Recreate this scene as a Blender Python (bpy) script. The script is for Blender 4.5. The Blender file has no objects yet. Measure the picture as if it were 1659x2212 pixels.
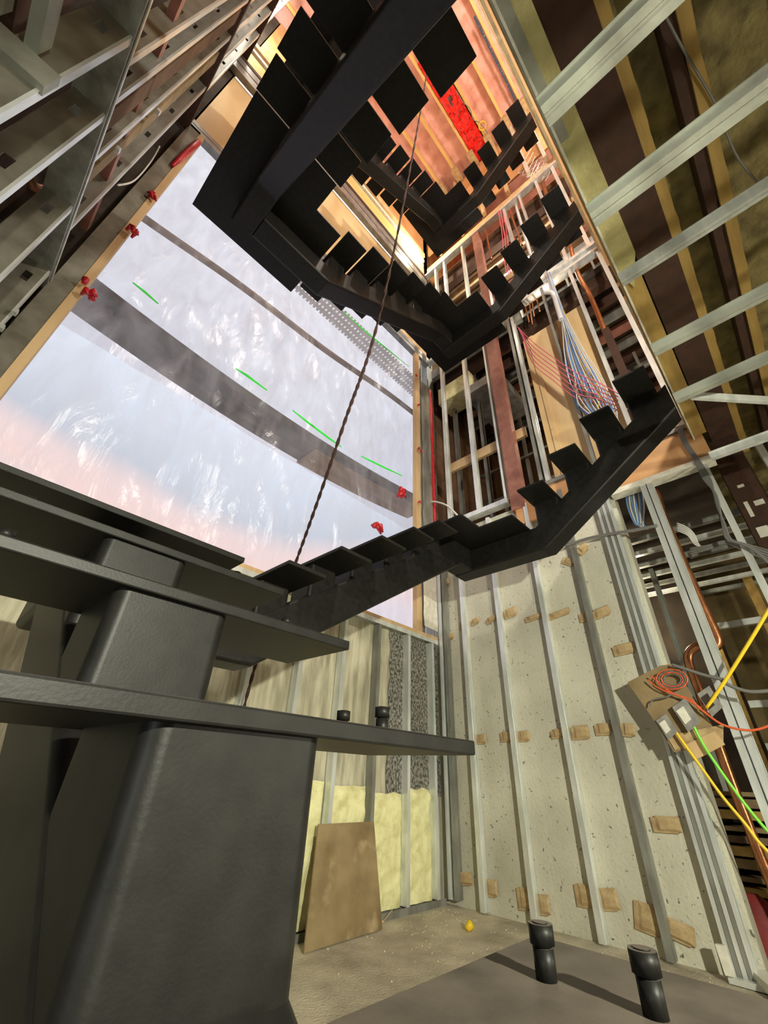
import bpy, math, random
from mathutils import Vector, noise
random.seed(7)
S = 0.84                      # metres per layout unit; the camera stands one unit above the floor
C = bpy.context.scene.collection

def W(x, y, z): return Vector((x*S, y*S, (z+1)*S))

# ------------------------------------------------------------------ camera
yaw, pitch, roll = math.radians(44.87), math.radians(32.82), math.radians(2.58)
FW = Vector((math.cos(pitch)*math.cos(yaw), math.cos(pitch)*math.sin(yaw), math.sin(pitch)))
_r = FW.cross(Vector((0, 0, 1))).normalized(); _u = _r.cross(FW)
RT = math.cos(roll)*_r + math.sin(roll)*_u
UP = -math.sin(roll)*_r + math.cos(roll)*_u
cam = bpy.data.objects.new('camera', bpy.data.cameras.new('camera')); C.objects.link(cam)
from mathutils import Matrix
cam.matrix_world = Matrix(((RT.x, UP.x, -FW.x, 0), (RT.y, UP.y, -FW.y, 0), (RT.z, UP.z, -FW.z, S), (0, 0, 0, 1)))
FPX = 888.5
cam.data.sensor_fit = 'VERTICAL'; cam.data.sensor_height = 36.0
cam.data.lens = 36.0*FPX/2212.0
cam.data.clip_start = 0.02
bpy.context.scene.camera = cam

def ray(px, py): return FW + RT*((px-829.5)/FPX) - UP*((py-1106)/FPX)
def on(axis, v, px, py):
    d = ray(px, py); return tuple(d*(v/d[axis]))
def onx(v, px, py): return on(0, v, px, py)
def ony(v, px, py): return on(1, v, px, py)
def onz(v, px, py): return on(2, v, px, py)

# ------------------------------------------------------------------ world, lights, exposure
sc = bpy.context.scene
sc.view_settings.view_transform = 'Standard'; sc.view_settings.look = 'None'
sc.view_settings.gamma = 1.0; sc.view_settings.exposure = 0.0
world = bpy.data.worlds.new('evening sky'); sc.world = world; world.use_nodes = True
nt = world.node_tree; nt.nodes.clear()
def N(nt, t, **kw):
    n = nt.nodes.new(t)
    for k, v in kw.items():
        if k.startswith('i_'): n.inputs[k[2:].replace('_', ' ')].default_value = v
        else: setattr(n, k, v)
    return n
tc = N(nt, 'ShaderNodeTexCoord'); sp = N(nt, 'ShaderNodeSeparateXYZ'); nt.links.new(tc.outputs['Generated'], sp.inputs[0])
ns = N(nt, 'ShaderNodeTexNoise'); ns.inputs['Scale'].default_value = 2.2; ns.inputs['Detail'].default_value = 3
nt.links.new(tc.outputs['Generated'], ns.inputs['Vector'])
ad = N(nt, 'ShaderNodeMath', operation='MULTIPLY_ADD'); ad.inputs[1].default_value = 0.16
nt.links.new(ns.outputs['Fac'], ad.inputs[0]); nt.links.new(sp.outputs['Z'], ad.inputs[2])
cr = N(nt, 'ShaderNodeValToRGB'); a2 = N(nt, 'ShaderNodeMath', operation='MULTIPLY_ADD'); a2.inputs[1].default_value = 0.13; nt.links.new(sp.outputs['X'], a2.inputs[0]); nt.links.new(ad.outputs[0], a2.inputs[2]); nt.links.new(a2.outputs[0], cr.inputs[0])
el = cr.color_ramp.elements
el[0].position = 0.0; el[0].color = (0.50, 0.46, 0.50, 1)
el[1].position = 1.0; el[1].color = (0.98, 0.98, 1.0, 1)
for p, c in ((0.48, (0.60, 0.55, 0.60, 1)), (0.535, (0.74, 0.54, 0.50, 1)), (0.58, (0.70, 0.55, 0.54, 1)), (0.62, (0.44, 0.48, 0.55, 1)), (0.78, (0.62, 0.67, 0.76, 1))):
    e = el.new(p); e.color = c
bg = N(nt, 'ShaderNodeBackground'); bg.inputs['Strength'].default_value = 1.45
ow = N(nt, 'ShaderNodeOutputWorld')
nt.links.new(cr.outputs[0], bg.inputs[0]); nt.links.new(bg.outputs[0], ow.inputs[0])

def lamp(name, kind, loc, power, col, size=0.1, target=None, sy=None):
    d = bpy.data.lights.new(name, kind); d.energy = power; d.color = col
    if kind == 'AREA':
        d.size = size
        if sy: d.shape = 'RECTANGLE'; d.size_y = sy
    else: d.shadow_soft_size = size
    o = bpy.data.objects.new(name, d); C.objects.link(o); o.location = W(*loc)
    if target is not None:
        o.rotation_euler = (W(*target)-W(*loc)).to_track_quat('-Z', 'Y').to_euler()
    return o
wl = lamp('work_light', 'SPOT', (0.0, -2.2, 1.0), 620, (1.0, 0.98, 0.78), 0.05, target=(2.6, 2.6, 0.0))
wl.data.spot_size = math.radians(112); wl.data.spot_blend = 0.75
lamp('fill_light_hall', 'POINT', (3.0, -2.9, 0.2), 120, (1.0, 0.95, 0.76), 0.08)  # unseen fill lamp added to brighten the hall ceiling
lamp('fill_light_side', 'POINT', (-1.3, -0.1, -0.03), 16, (0.84, 0.95, 1.0), 0.04)  # unseen cool lamp added to light the spine's left side and edges
lamp('rear_room_light', 'POINT', (6.3, 1.2, 1.9), 26, (1.0, 0.85, 0.6), 0.1)  # point light inside the ground floor rear room
lamp('fill_light_second_floor', 'POINT', (2.0, -1.1, 4.7), 260, (1.0, 0.93, 0.80), 0.1)  # unseen fill lamp added to brighten the second floor plywood
lamp('second_rear_light', 'POINT', (5.4, 1.0, 5.2), 22, (1.0, 0.80, 0.55), 0.1)  # point light inside the second floor rear room
lamp('work_light_third_floor', 'POINT', (1.6, -1.2, 9.2), 300, (1.0, 0.93, 0.82), 0.1)
lamp('work_light_third_rear', 'POINT', (5.4, 1.4, 9.2), 110, (1.0, 0.92, 0.78), 0.1)
lamp('work_light_top_hall', 'POINT', (0.6, -1.3, 12.2), 210, (1.0, 0.93, 0.78), 0.2)
lamp('work_light_top_floor', 'POINT', (3.7, -1.3, 12.0), 130, (1.0, 0.93, 0.78), 0.2)
lamp('work_light_top_side', 'POINT', (-1.0, 2.4, 12.0), 160, (1.0, 0.93, 0.78), 0.2)
lamp('work_light_top_corner', 'POINT', (3.75, 2.9, 10.65), 60, (1.0, 0.86, 0.60), 0.05)

# ------------------------------------------------------------------ materials
def mat(name, col, rough=0.6, metal=0.0, col2=None, nscale=8.0, bump=0.0, bscale=40.0, detail=6.0, lo=0.35, hi=0.65,
        stretch=None, spec=0.5, col3=None, n3=30.0, l3=0.62, h3=0.70, aniso=None):
    m = bpy.data.materials.new(name); m.use_nodes = True
    nt = m.node_tree; b = nt.nodes['Principled BSDF']
    b.inputs['Base Color'].default_value = (*col, 1); b.inputs['Roughness'].default_value = rough
    b.inputs['Metallic'].default_value = metal; b.inputs['Specular IOR Level'].default_value = spec
    tc = N(nt, 'ShaderNodeTexCoord'); src = tc.outputs['Object']
    if stretch:
        mp = N(nt, 'ShaderNodeMapping'); mp.inputs['Scale'].default_value = stretch
        nt.links.new(src, mp.inputs[0]); src = mp.outputs[0]
    if col2:
        n = N(nt, 'ShaderNodeTexNoise'); n.inputs['Scale'].default_value = nscale; n.inputs['Detail'].default_value = detail
        nt.links.new(src, n.inputs['Vector'])
        r = N(nt, 'ShaderNodeMapRange'); r.inputs[1].default_value = lo; r.inputs[2].default_value = hi
        nt.links.new(n.outputs['Fac'], r.inputs[0])
        mx = N(nt, 'ShaderNodeMix', data_type='RGBA'); nt.links.new(r.outputs[0], mx.inputs[0])
        mx.inputs[6].default_value = (*col, 1); mx.inputs[7].default_value = (*col2, 1)
        out = mx.outputs[2]
        if col3:
            n3n = N(nt, 'ShaderNodeTexNoise'); n3n.inputs['Scale'].default_value = n3; n3n.inputs['Detail'].default_value = 4
            nt.links.new(tc.outputs['Object'], n3n.inputs['Vector'])
            r3 = N(nt, 'ShaderNodeMapRange'); r3.inputs[1].default_value = l3; r3.inputs[2].default_value = h3
            nt.links.new(n3n.outputs['Fac'], r3.inputs[0])
            m3 = N(nt, 'ShaderNodeMix', data_type='RGBA'); nt.links.new(r3.outputs[0], m3.inputs[0])
            nt.links.new(out, m3.inputs[6]); m3.inputs[7].default_value = (*col3, 1); out = m3.outputs[2]
        nt.links.new(out, b.inputs['Base Color'])
    if bump:
        n2 = N(nt, 'ShaderNodeTexNoise'); n2.inputs['Scale'].default_value = bscale; n2.inputs['Detail'].default_value = 5
        nt.links.new(src, n2.inputs['Vector'])
        bp = N(nt, 'ShaderNodeBump'); bp.inputs['Strength'].default_value = bump; bp.inputs['Distance'].default_value = 0.01
        nt.links.new(n2.outputs['Fac'], bp.inputs['Height']); nt.links.new(bp.outputs[0], b.inputs['Normal'])
    return m

M = {}
def dusty(m, col, amt):
    """settled construction dust: lies on whatever faces up"""
    nt = m.node_tree; b = nt.nodes['Principled BSDF']; src = b.inputs['Base Color'].links[0].from_socket
    g = N(nt, 'ShaderNodeNewGeometry'); s = N(nt, 'ShaderNodeSeparateXYZ'); nt.links.new(g.outputs['True Normal'], s.inputs[0])
    up = N(nt, 'ShaderNodeMapRange'); up.inputs[1].default_value = .9; up.inputs[2].default_value = .99; nt.links.new(s.outputs['Z'], up.inputs[0])
    tc = N(nt, 'ShaderNodeTexCoord'); n = N(nt, 'ShaderNodeTexNoise'); n.inputs['Scale'].default_value = 14; n.inputs['Detail'].default_value = 10
    nt.links.new(tc.outputs['Object'], n.inputs['Vector'])
    r = N(nt, 'ShaderNodeMapRange'); r.inputs[1].default_value = .3; r.inputs[2].default_value = .75; r.inputs[3].default_value = amt*.5; r.inputs[4].default_value = amt*1.3
    nt.links.new(n.outputs['Fac'], r.inputs[0])
    mu = N(nt, 'ShaderNodeMath', operation='MULTIPLY'); nt.links.new(up.outputs[0], mu.inputs[0]); nt.links.new(r.outputs[0], mu.inputs[1])
    mx = N(nt, 'ShaderNodeMix', data_type='RGBA'); nt.links.new(mu.outputs[0], mx.inputs[0]); nt.links.new(src, mx.inputs[6]); mx.inputs[7].default_value = (*col, 1)
    nt.links.new(mx.outputs[2], b.inputs['Base Color'])
M['black'] = mat('painted black steel', (0.0070, 0.0068, 0.0058), 0.46, 0.0, (0.012, 0.0115, 0.010), 30, 0.035, 260, spec=0.24)
dusty(M['black'], (0.36, 0.30, 0.24), .34)
M['galv'] = mat('galvanised steel', (0.84, 0.87, 0.86), 0.28, 0.45, (0.60, 0.64, 0.62), 14, 0.08, 60, stretch=(1, 1, 0.25))
M['galvd'] = mat('dusty galvanised steel', (0.33, 0.34, 0.31), 0.45, 0.4, (0.19, 0.19, 0.17), 10, 0.15, 50, stretch=(1, 1, 0.3))
M['galvx'] = mat('grimy shaded zinc web', (0.24, 0.235, 0.19), 0.6, 0.2, (0.10, 0.09, 0.065), 4, 0.2, 30, 9)  # on the left stud webs this dark colour also stands in for shade
M['galvw'] = mat('zinc web', (0.40, 0.42, 0.36), 0.5, 0.35, (0.22, 0.22, 0.19), 5, 0.1, 40)
M['conc'] = mat('pale concrete', (0.68, 0.66, 0.54), 0.9, 0, (0.42, 0.405, 0.33), 1.7, 0.6, 45, 14, 0.30, 0.78, col3=(0.13, 0.12, 0.10), n3=38, l3=0.65, h3=0.72)
M['concs'] = mat('streaked board-formed concrete', (0.60, 0.57, 0.43), 0.9, 0, (0.30, 0.28, 0.20), 6, 0.5, 50, 9, 0.34, 0.66, stretch=(3.2, 1, 0.5))
M['rough'] = mat('rough dark wool board', (0.33, 0.32, 0.28), 0.95, 0, (0.05, 0.05, 0.045), 60, 1.0, 90, 8, 0.40, 0.60, stretch=(1, 1, 0.6))
M['floor'] = mat('dusty concrete floor', (0.62, 0.56, 0.43), 0.95, 0, (0.36, 0.32, 0.24), 4, 0.7, 60, 10, 0.35, 0.68, col3=(0.55, 0.50, 0.40), n3=50, l3=0.62, h3=0.72)
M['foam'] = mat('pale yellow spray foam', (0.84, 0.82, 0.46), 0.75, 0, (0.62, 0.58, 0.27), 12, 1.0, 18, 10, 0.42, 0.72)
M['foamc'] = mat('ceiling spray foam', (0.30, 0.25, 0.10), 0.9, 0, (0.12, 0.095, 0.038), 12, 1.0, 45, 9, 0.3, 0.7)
M['foamg'] = mat('aged foam strip', (0.56, 0.52, 0.25), 0.85, 0, (0.40, 0.35, 0.15), 7, 0.7, 40, 7)
M['wood'] = mat('new softwood', (0.62, 0.44, 0.24), 0.7, 0, (0.48, 0.32, 0.16), 10, 0.15, 60, 6, stretch=(1, 1, 0.15))
M['woodh'] = mat('softwood rafter', (0.74, 0.52, 0.20), 0.65, 0, (0.60, 0.40, 0.14), 10, 0.15, 60, 6, stretch=(0.15, 1, 1))
M['cleat'] = mat('wood shim', (0.52, 0.39, 0.21), 0.8, 0, (0.36, 0.24, 0.12), 16, 0.25, 60, 7)
M['ochre'] = mat('ochre nailer', (0.44, 0.29, 0.085), 0.8, 0, (0.30, 0.19, 0.05), 12, 0.3, 60, stretch=(0.2, 1, 1))
M['ply'] = mat('plywood', (0.74, 0.55, 0.30), 0.65, 0, (0.60, 0.42, 0.20), 3.2, 0.12, 60, 6, 0.3, 0.7, stretch=(1, 1.6, 0.3), col3=(0.30, 0.19, 0.08), n3=12, l3=0.70, h3=0.78)
M['plyo'] = mat('orange plywood', (0.64, 0.36, 0.17), 0.65, 0, (0.50, 0.26, 0.10), 4, 0.12, 60, stretch=(1, 0.5, 1))
M['board'] = mat('weathered plywood sheet', (0.33, 0.245, 0.125), 0.8, 0, (0.18, 0.125, 0.058), 5, 0.3, 60, 9, 0.3, 0.7, col3=(0.50, 0.38, 0.22), n3=6, l3=0.58, h3=0.8)
M['rust'] = mat('red oxide steel', (0.062, 0.026, 0.014), 0.85, 0, (0.042, 0.019, 0.011), 14, 0.3, 80)
M['rustl'] = mat('red oxide post', (0.33, 0.14, 0.10), 0.6, 0, (0.22, 0.09, 0.07), 8, 0.2, 60)
M['white'] = mat('white paint', (0.75, 0.73, 0.64), 0.6, 0, (0.6, 0.58, 0.5), 20, 0.1, 60)
M['pvc'] = mat('white pipe', (0.72, 0.74, 0.76), 0.35)
M['copper'] = mat('copper pipe', (0.62, 0.27, 0.12), 0.32, 0.85, (0.42, 0.17, 0.08), 12, 0.1, 60)
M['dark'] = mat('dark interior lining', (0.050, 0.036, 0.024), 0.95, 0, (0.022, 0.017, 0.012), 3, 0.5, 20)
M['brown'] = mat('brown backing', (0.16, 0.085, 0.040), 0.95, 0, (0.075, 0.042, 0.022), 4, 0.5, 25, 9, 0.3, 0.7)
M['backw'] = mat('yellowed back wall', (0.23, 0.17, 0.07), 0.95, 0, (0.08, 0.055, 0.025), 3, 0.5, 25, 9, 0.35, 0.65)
M['pink'] = mat('pink fibreglass insulation', (0.76, 0.43, 0.39), 0.95, 0, (0.50, 0.22, 0.16), 5, 0.7, 30, 12, 0.40, 0.80)
M['redp'] = mat('red sheeting', (0.80, 0.008, 0.006), 0.4, 0, (0.22, 0.0, 0.0), 20, 0.8, 30, 8, 0.48, 0.66)
M['redt'] = mat('red tape', (0.62, 0.02, 0.03), 0.35, 0, (0.35, 0.01, 0.02), 30, 0.3, 60)
M['redb'] = mat('red sack', (0.30, 0.035, 0.03), 0.7, 0, (0.16, 0.02, 0.02), 8, 0.5, 20)
M['green'] = mat('green laser line', (0.02, 0.72, 0.05), 0.5)  # laser glow imitated by one saturated colour
M['yellow'] = mat('yellow cable jacket', (0.85, 0.58, 0.02), 0.4)
M['lime'] = mat('green cable jacket', (0.20, 0.70, 0.05), 0.4)
M['orange'] = mat('orange cable jacket', (0.70, 0.12, 0.04), 0.45)
M['pinkc'] = mat('pink cable jacket', (0.75, 0.13, 0.22), 0.45)
M['blue'] = mat('blue cable jacket', (0.13, 0.30, 0.68), 0.45)
M['whitec'] = mat('white cable jacket', (0.66, 0.66, 0.62), 0.45)
M['grayc'] = mat('grey cable jacket', (0.16, 0.16, 0.15), 0.5)
M['rope'] = mat('dark twisted rope', (0.060, 0.022, 0.014), 0.8, 0, (0.03, 0.012, 0.008), 60, 0.6, 120)
M['grey'] = mat('grey plastic housing', (0.20, 0.20, 0.19), 0.5, 0, (0.32, 0.31, 0.28), 16)
M['navy'] = mat('navy lettered strip', (0.03, 0.05, 0.10), 0.6, 0, (0.5, 0.35, 0.3), 30, lo=0.6, hi=0.66)
M['ducts'] = mat('duct metal', (0.33, 0.34, 0.33), 0.45, 0.6, (0.2, 0.2, 0.2), 8)
M['planku'] = mat('grey scaffold plank', (0.075, 0.068, 0.06), 0.85, 0, (0.045, 0.04, 0.035), 5, 0.3, 30, stretch=(0.3, 2, 1))
M['plankb'] = mat('brown scaffold plank', (0.23, 0.155, 0.09), 0.85, 0, (0.15, 0.10, 0.055), 6, 0.2, 30, stretch=(0.3, 2, 1))

def sheet_mat(name, tint, transp, bumpd, whit):
    m = bpy.data.materials.new(name); m.use_nodes = True; nt = m.node_tree; nt.nodes.clear()
    o = N(nt, 'ShaderNodeOutputMaterial')
    t = N(nt, 'ShaderNodeBsdfTransparent'); t.inputs[0].default_value = (*tint, 1)
    tr = N(nt, 'ShaderNodeBsdfTranslucent'); tr.inputs[0].default_value = (*whit, 1)
    gl = N(nt, 'ShaderNodeBsdfGlossy'); gl.inputs['Roughness'].default_value = 0.18; gl.inputs[0].default_value = (0.8, 0.8, 0.8, 1)
    df = N(nt, 'ShaderNodeBsdfDiffuse'); df.inputs[0].default_value = (0.75, 0.74, 0.72, 1)
    tc = N(nt, 'ShaderNodeTexCoord')
    mp = N(nt, 'ShaderNodeMapping'); mp.inputs['Scale'].default_value = (1.6, 1, 0.5); nt.links.new(tc.outputs['Object'], mp.inputs[0])
    n = N(nt, 'ShaderNodeTexNoise'); n.inputs['Scale'].default_value = 3.0; n.inputs['Detail'].default_value = 9; n.inputs['Distortion'].default_value = 1.2
    nt.links.new(mp.outputs[0], n.inputs['Vector'])
    bp = N(nt, 'ShaderNodeBump'); bp.inputs['Strength'].default_value = bumpd; bp.inputs['Distance'].default_value = 0.03
    nt.links.new(n.outputs['Fac'], bp.inputs['Height'])
    for q in (gl, df): nt.links.new(bp.outputs[0], q.inputs['Normal'])
    r = N(nt, 'ShaderNodeMapRange'); r.inputs[1].default_value = 0.3; r.inputs[2].default_value = 0.75
    r.inputs[3].default_value = transp+0.10; r.inputs[4].default_value = transp-0.22
    nt.links.new(n.outputs['Fac'], r.inputs[0])
    m1 = N(nt, 'ShaderNodeMixShader'); m1.inputs[0].default_value = 0.18; nt.links.new(tr.outputs[0], m1.inputs[1]); nt.links.new(df.outputs[0], m1.inputs[2])
    m2 = N(nt, 'ShaderNodeMixShader'); m2.inputs[0].default_value = 0.10; nt.links.new(m1.outputs[0], m2.inputs[1]); nt.links.new(gl.outputs[0], m2.inputs[2])
    m3 = N(nt, 'ShaderNodeMixShader'); nt.links.new(r.outputs[0], m3.inputs[0]); nt.links.new(m2.outputs[0], m3.inputs[1]); nt.links.new(t.outputs[0], m3.inputs[2])
    nt.links.new(m3.outputs[0], o.inputs[0]); return m
M['sheet'] = sheet_mat('clear plastic sheeting', (0.95, 0.95, 0.96), 0.80, 0.9, (0.80, 0.80, 0.82))
M['net'] = sheet_mat('white debris netting', (0.95, 0.97, 1.0), 0.45, 0.6, (0.92, 0.95, 1.0))

def perf_mat():
    m = bpy.data.materials.new('perforated deck metal'); m.use_nodes = True; nt = m.node_tree
    b = nt.nodes['Principled BSDF']; b.inputs['Base Color'].default_value = (0.50, 0.48, 0.44, 1); b.inputs['Roughness'].default_value = 0.6
    o = nt.nodes['Material Output']; tc = N(nt, 'ShaderNodeTexCoord'); s = N(nt, 'ShaderNodeSeparateXYZ'); nt.links.new(tc.outputs['Object'], s.inputs[0])
    def dist(sock, per):
        a = N(nt, 'ShaderNodeMath', operation='MULTIPLY'); a.inputs[1].default_value = 1/per; nt.links.new(sock, a.inputs[0])
        f = N(nt, 'ShaderNodeMath', operation='FRACT'); nt.links.new(a.outputs[0], f.inputs[0])
        g = N(nt, 'ShaderNodeMath', operation='SUBTRACT'); g.inputs[1].default_value = 0.5; nt.links.new(f.outputs[0], g.inputs[0])
        h = N(nt, 'ShaderNodeMath', operation='POWER'); h.inputs[1].default_value = 2; 
        q = N(nt, 'ShaderNodeMath', operation='ABSOLUTE'); nt.links.new(g.outputs[0], q.inputs[0]); nt.links.new(q.outputs[0], h.inputs[0]); return h.outputs[0]
    a = N(nt, 'ShaderNodeMath', operation='ADD'); nt.links.new(dist(s.outputs['X'], 0.07), a.inputs[0]); nt.links.new(dist(s.outputs['Y'], 0.11), a.inputs[1])
    lt = N(nt, 'ShaderNodeMath', operation='LESS_THAN'); lt.inputs[1].default_value = 0.055; nt.links.new(a.outputs[0], lt.inputs[0])
    t = N(nt, 'ShaderNodeBsdfTransparent'); mx = N(nt, 'ShaderNodeMixShader'); nt.links.new(lt.outputs[0], mx.inputs[0])
    tl = N(nt, 'ShaderNodeBsdfTranslucent'); tl.inputs[0].default_value = (0.8, 0.8, 0.8, 1); m0 = N(nt, 'ShaderNodeMixShader'); m0.inputs[0].default_value = 0.6
    nt.links.new(b.outputs[0], m0.inputs[1]); nt.links.new(tl.outputs[0], m0.inputs[2]); nt.links.new(m0.outputs[0], mx.inputs[1]); nt.links.new(t.outputs[0], mx.inputs[2]); nt.links.new(mx.outputs[0], o.inputs[0]); return m
M['perf'] = perf_mat()

# ------------------------------------------------------------------ mesh builder
class MB:
    def __init__(s): s.v = []; s.f = []; s.sm = []
    def add(s, vs, fs, smooth=False):
        n = len(s.v); s.v += [tuple(p) for p in vs]
        for f in fs: s.f.append(tuple(i+n for i in f)); s.sm.append(smooth)
        return s
    def box(s, x0, x1, y0, y1, z0, z1):
        return s.hexa([(x0, y0, z0), (x1, y0, z0), (x1, y1, z0), (x0, y1, z0)], [(x0, y0, z1), (x1, y0, z1), (x1, y1, z1), (x0, y1, z1)])
    def hexa(s, lo, hi):
        return s.add(list(lo)+list(hi), [(3, 2, 1, 0), (4, 5, 6, 7), (0, 1, 5, 4), (1, 2, 6, 5), (2, 3, 7, 6), (3, 0, 4, 7)])
    def prism(s, rings, smooth=False, caps=True):
        n = len(rings[0]); vs = [p for r in rings for p in r]; fs = []
        for k in range(len(rings)-1):
            for i in range(n):
                j = (i+1) % n; fs.append((k*n+i, k*n+j, (k+1)*n+j, (k+1)*n+i))
        s.add(vs, fs, smooth)
        if caps:
            b = len(s.v)-len(vs)
            s.f.append(tuple(b+i for i in reversed(range(n)))); s.sm.append(False)
            s.f.append(tuple(b+len(vs)-n+i for i in range(n))); s.sm.append(False)
        return s
    def ext(s, prof, p0, p1, u, v, smooth=False):
        p0, p1, u, v = map(Vector, (p0, p1, u, v))
        return s.prism([[p0+u*a+v*b for a, b in prof], [p1+u*a+v*b for a, b in prof]], smooth)
    def bar(s, p0, p1, w, h, up=(0, 0, 1)):
        p0, p1 = Vector(p0), Vector(p1); d = (p1-p0).normalized(); up = Vector(up)
        a = d.cross(up)
        if a.length < 1e-4: a = d.cross(Vector((0, 1, 0)))
        a.normalize(); b = a.cross(d).normalized()
        return s.ext([(-w/2, -h/2), (w/2, -h/2), (w/2, h/2), (-w/2, h/2)], p0, p1, a, b)
    def tube(s, pts, r, n=8, twist=None):
        pts = [Vector(p) for p in pts]; rings = []; prev = None
        for i, p in enumerate(pts):
            d = (pts[min(i+1, len(pts)-1)]-pts[max(i-1, 0)]).normalized()
            if prev is None:
                a = d.orthogonal().normalized()
            else:
                a = (prev-d*prev.dot(d)).normalized()
            prev = a; b = d.cross(a); rr = r(i) if callable(r) else r
            rings.append([p+a*rr*math.cos(2*math.pi*k/n)+b*rr*math.sin(2*math.pi*k/n) for k in range(n)])
        return s.prism(rings, True)
    def build(s, name, m, parent=None, bevel=0.0, wn=False):
        vs = [W(*p) for p in s.v]
        lo = Vector([min(p[i] for p in vs) for i in range(3)]); hi = Vector([max(p[i] for p in vs) for i in range(3)])
        base = Vector(((lo.x+hi.x)/2, (lo.y+hi.y)/2, lo.z))
        me = bpy.data.meshes.new(name); me.from_pydata([tuple(p-base) for p in vs], [], s.f)
        me.polygons.foreach_set('use_smooth', s.sm); me.materials.append(m); me.update()
        o = bpy.data.objects.new(name, me); C.objects.link(o)
        if parent is not None:
            o.parent = parent; off = Vector((0, 0, 0)); q = parent
            while q is not None: off += q.location; q = q.parent
            o.location = base-off
        else: o.location = base
        if bevel:
            b = o.modifiers.new('bevel', 'BEVEL'); b.width = bevel*S; b.segments = 2; b.limit_method = 'ANGLE'
        if wn:
            w = o.modifiers.new('normals', 'WEIGHTED_NORMAL'); w.weight = 100; w.keep_sharp = True
        return o

def tag(o, label, cat, group=None, kind=None):
    o['label'] = label
    o['category'] = cat
    if group: o['group'] = group
    if kind: o['kind'] = kind
    return o
def struct(o): o['kind'] = 'structure'; return o
def empty(name, p):
    o = bpy.data.objects.new(name, None); C.objects.link(o); o.location = W(*p); return o
def smoothpath(pts, n=6):
    P = [Vector(p) for p in pts]; out = []
    for i in range(len(P)-1):
        a, b, c, d = P[max(i-1, 0)], P[i], P[i+1], P[min(i+2, len(P)-1)]
        for k in range(n):
            t = k/n; out.append(0.5*((2*b)+(-a+c)*t+(2*a-5*b+4*c-d)*t*t+(-a+3*b-3*c+d)*t**3))
    out.append(P[-1]); return out
ORD = ['first', 'second', 'third', 'fourth', 'fifth', 'sixth', 'seventh', 'eighth', 'ninth', 'tenth', 'eleventh', 'twelfth', 'thirteenth', 'fourteenth', 'fifteenth', 'sixteenth']
def cprof(d, f, t=.005, l=.012):
    return [(0, 0), (d, 0), (d, f), (d-l, f), (d-l, f-t), (d-t, f-t), (d-t, t), (t, t), (t, f-t), (l, f-t), (l, f), (0, f)]
def hat(w, h, t=.005, f=.02):   # ribbed furring profile, open side up
    return [(-w/2-f, h), (-w/2, h), (-w/2+.008, 0), (-w*.16, 0), (-w*.10, .008), (w*.10, .008), (w*.16, 0), (w/2-.008, 0), (w/2, h), (w/2+f, h), (w/2+f, h-t),
            (w/2+t, h-t), (w/2-.008+t, -t), (w*.16-t, -t), (w*.10-t, .008-t), (-w*.10+t, .008-t), (-w*.16+t, -t), (-w/2+.008-t, -t), (-w/2-t, h-t), (-w/2-f, h-t)]
# ------------------------------------------------------------------ large structure
XW, YW, XL, YE = 4.38, 3.30, -0.64, -0.05
floor = struct(MB().box(-3.0, 8.2, -5.0, 3.42, -1.12, -1.0).build('floor', M['floor']))
# window wall: board-formed concrete below the opening
wb = MB().box(-3.0, 4.55, YW, YW+.14, -1.0, 1.46)
wall_window = struct(wb.build('wall_window', M['concs']))
tb = MB()
nx, nz = 14, 26
def rough_slab(x0, x1, z0, z1, y, t):
    m = MB(); vs = []; fs = []
    for j in range(nz+1):
        for i in range(nx+1):
            x = x0+(x1-x0)*i/nx; z = z0+(z1-z0)*j/nz
            if i == 0: x += .03*noise.noise(Vector((z*6, 3, y)))
            vs.append((x, y-t-.008*noise.noise(Vector((x*14, z*14, 2))), z))
    for j in range(nz):
        for i in range(nx):
            a = j*(nx+1)+i; fs.append((a, a+1, a+nx+2, a+nx+1))
    m.add(vs, fs); return m
o = rough_slab(3.50, 4.38, -.15, 1.45, YW, .012).build('wool_board', M['rough']); tag(o, 'rough dark grey wool board on the concrete under the sill, next to the corner', 'insulation')
# right concrete wall
rb = MB().box(XW, XW+.16, .80, YW, -1.0, 3.03)
wall_right = struct(rb.build('wall_right', M['conc']))
# wall above the opening on the window side: plywood sheathing
o = struct(MB().box(-.66, 4.5, YW, YW+.06, 7.12, 9.62).build('wall_window_upper', M['ply']))
o = struct(MB().box(-.66, 4.5, YW, YW+.06, 10.35, 14.1).build('wall_window_top', M['plyo']))
# left wall backing and return
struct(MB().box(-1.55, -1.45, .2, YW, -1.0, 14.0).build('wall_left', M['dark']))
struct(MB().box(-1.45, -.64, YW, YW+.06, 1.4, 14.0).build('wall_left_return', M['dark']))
# rear rooms behind the right wall, one shell per floor
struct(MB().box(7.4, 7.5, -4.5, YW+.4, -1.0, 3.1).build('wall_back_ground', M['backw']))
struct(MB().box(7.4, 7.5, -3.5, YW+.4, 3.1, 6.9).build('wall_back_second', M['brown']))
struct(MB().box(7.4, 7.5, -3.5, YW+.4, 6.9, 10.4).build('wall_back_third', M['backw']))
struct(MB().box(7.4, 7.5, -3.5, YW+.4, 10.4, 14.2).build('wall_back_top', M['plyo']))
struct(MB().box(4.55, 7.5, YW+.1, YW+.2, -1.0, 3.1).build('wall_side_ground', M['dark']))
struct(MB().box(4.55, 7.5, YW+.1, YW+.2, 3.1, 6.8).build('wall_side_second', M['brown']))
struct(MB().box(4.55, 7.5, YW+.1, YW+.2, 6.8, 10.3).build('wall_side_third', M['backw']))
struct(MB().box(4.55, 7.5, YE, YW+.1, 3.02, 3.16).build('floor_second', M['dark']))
struct(MB().box(4.55, 7.5, YE, YW+.1, 6.72, 6.86).build('floor_third', M['dark']))
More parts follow.
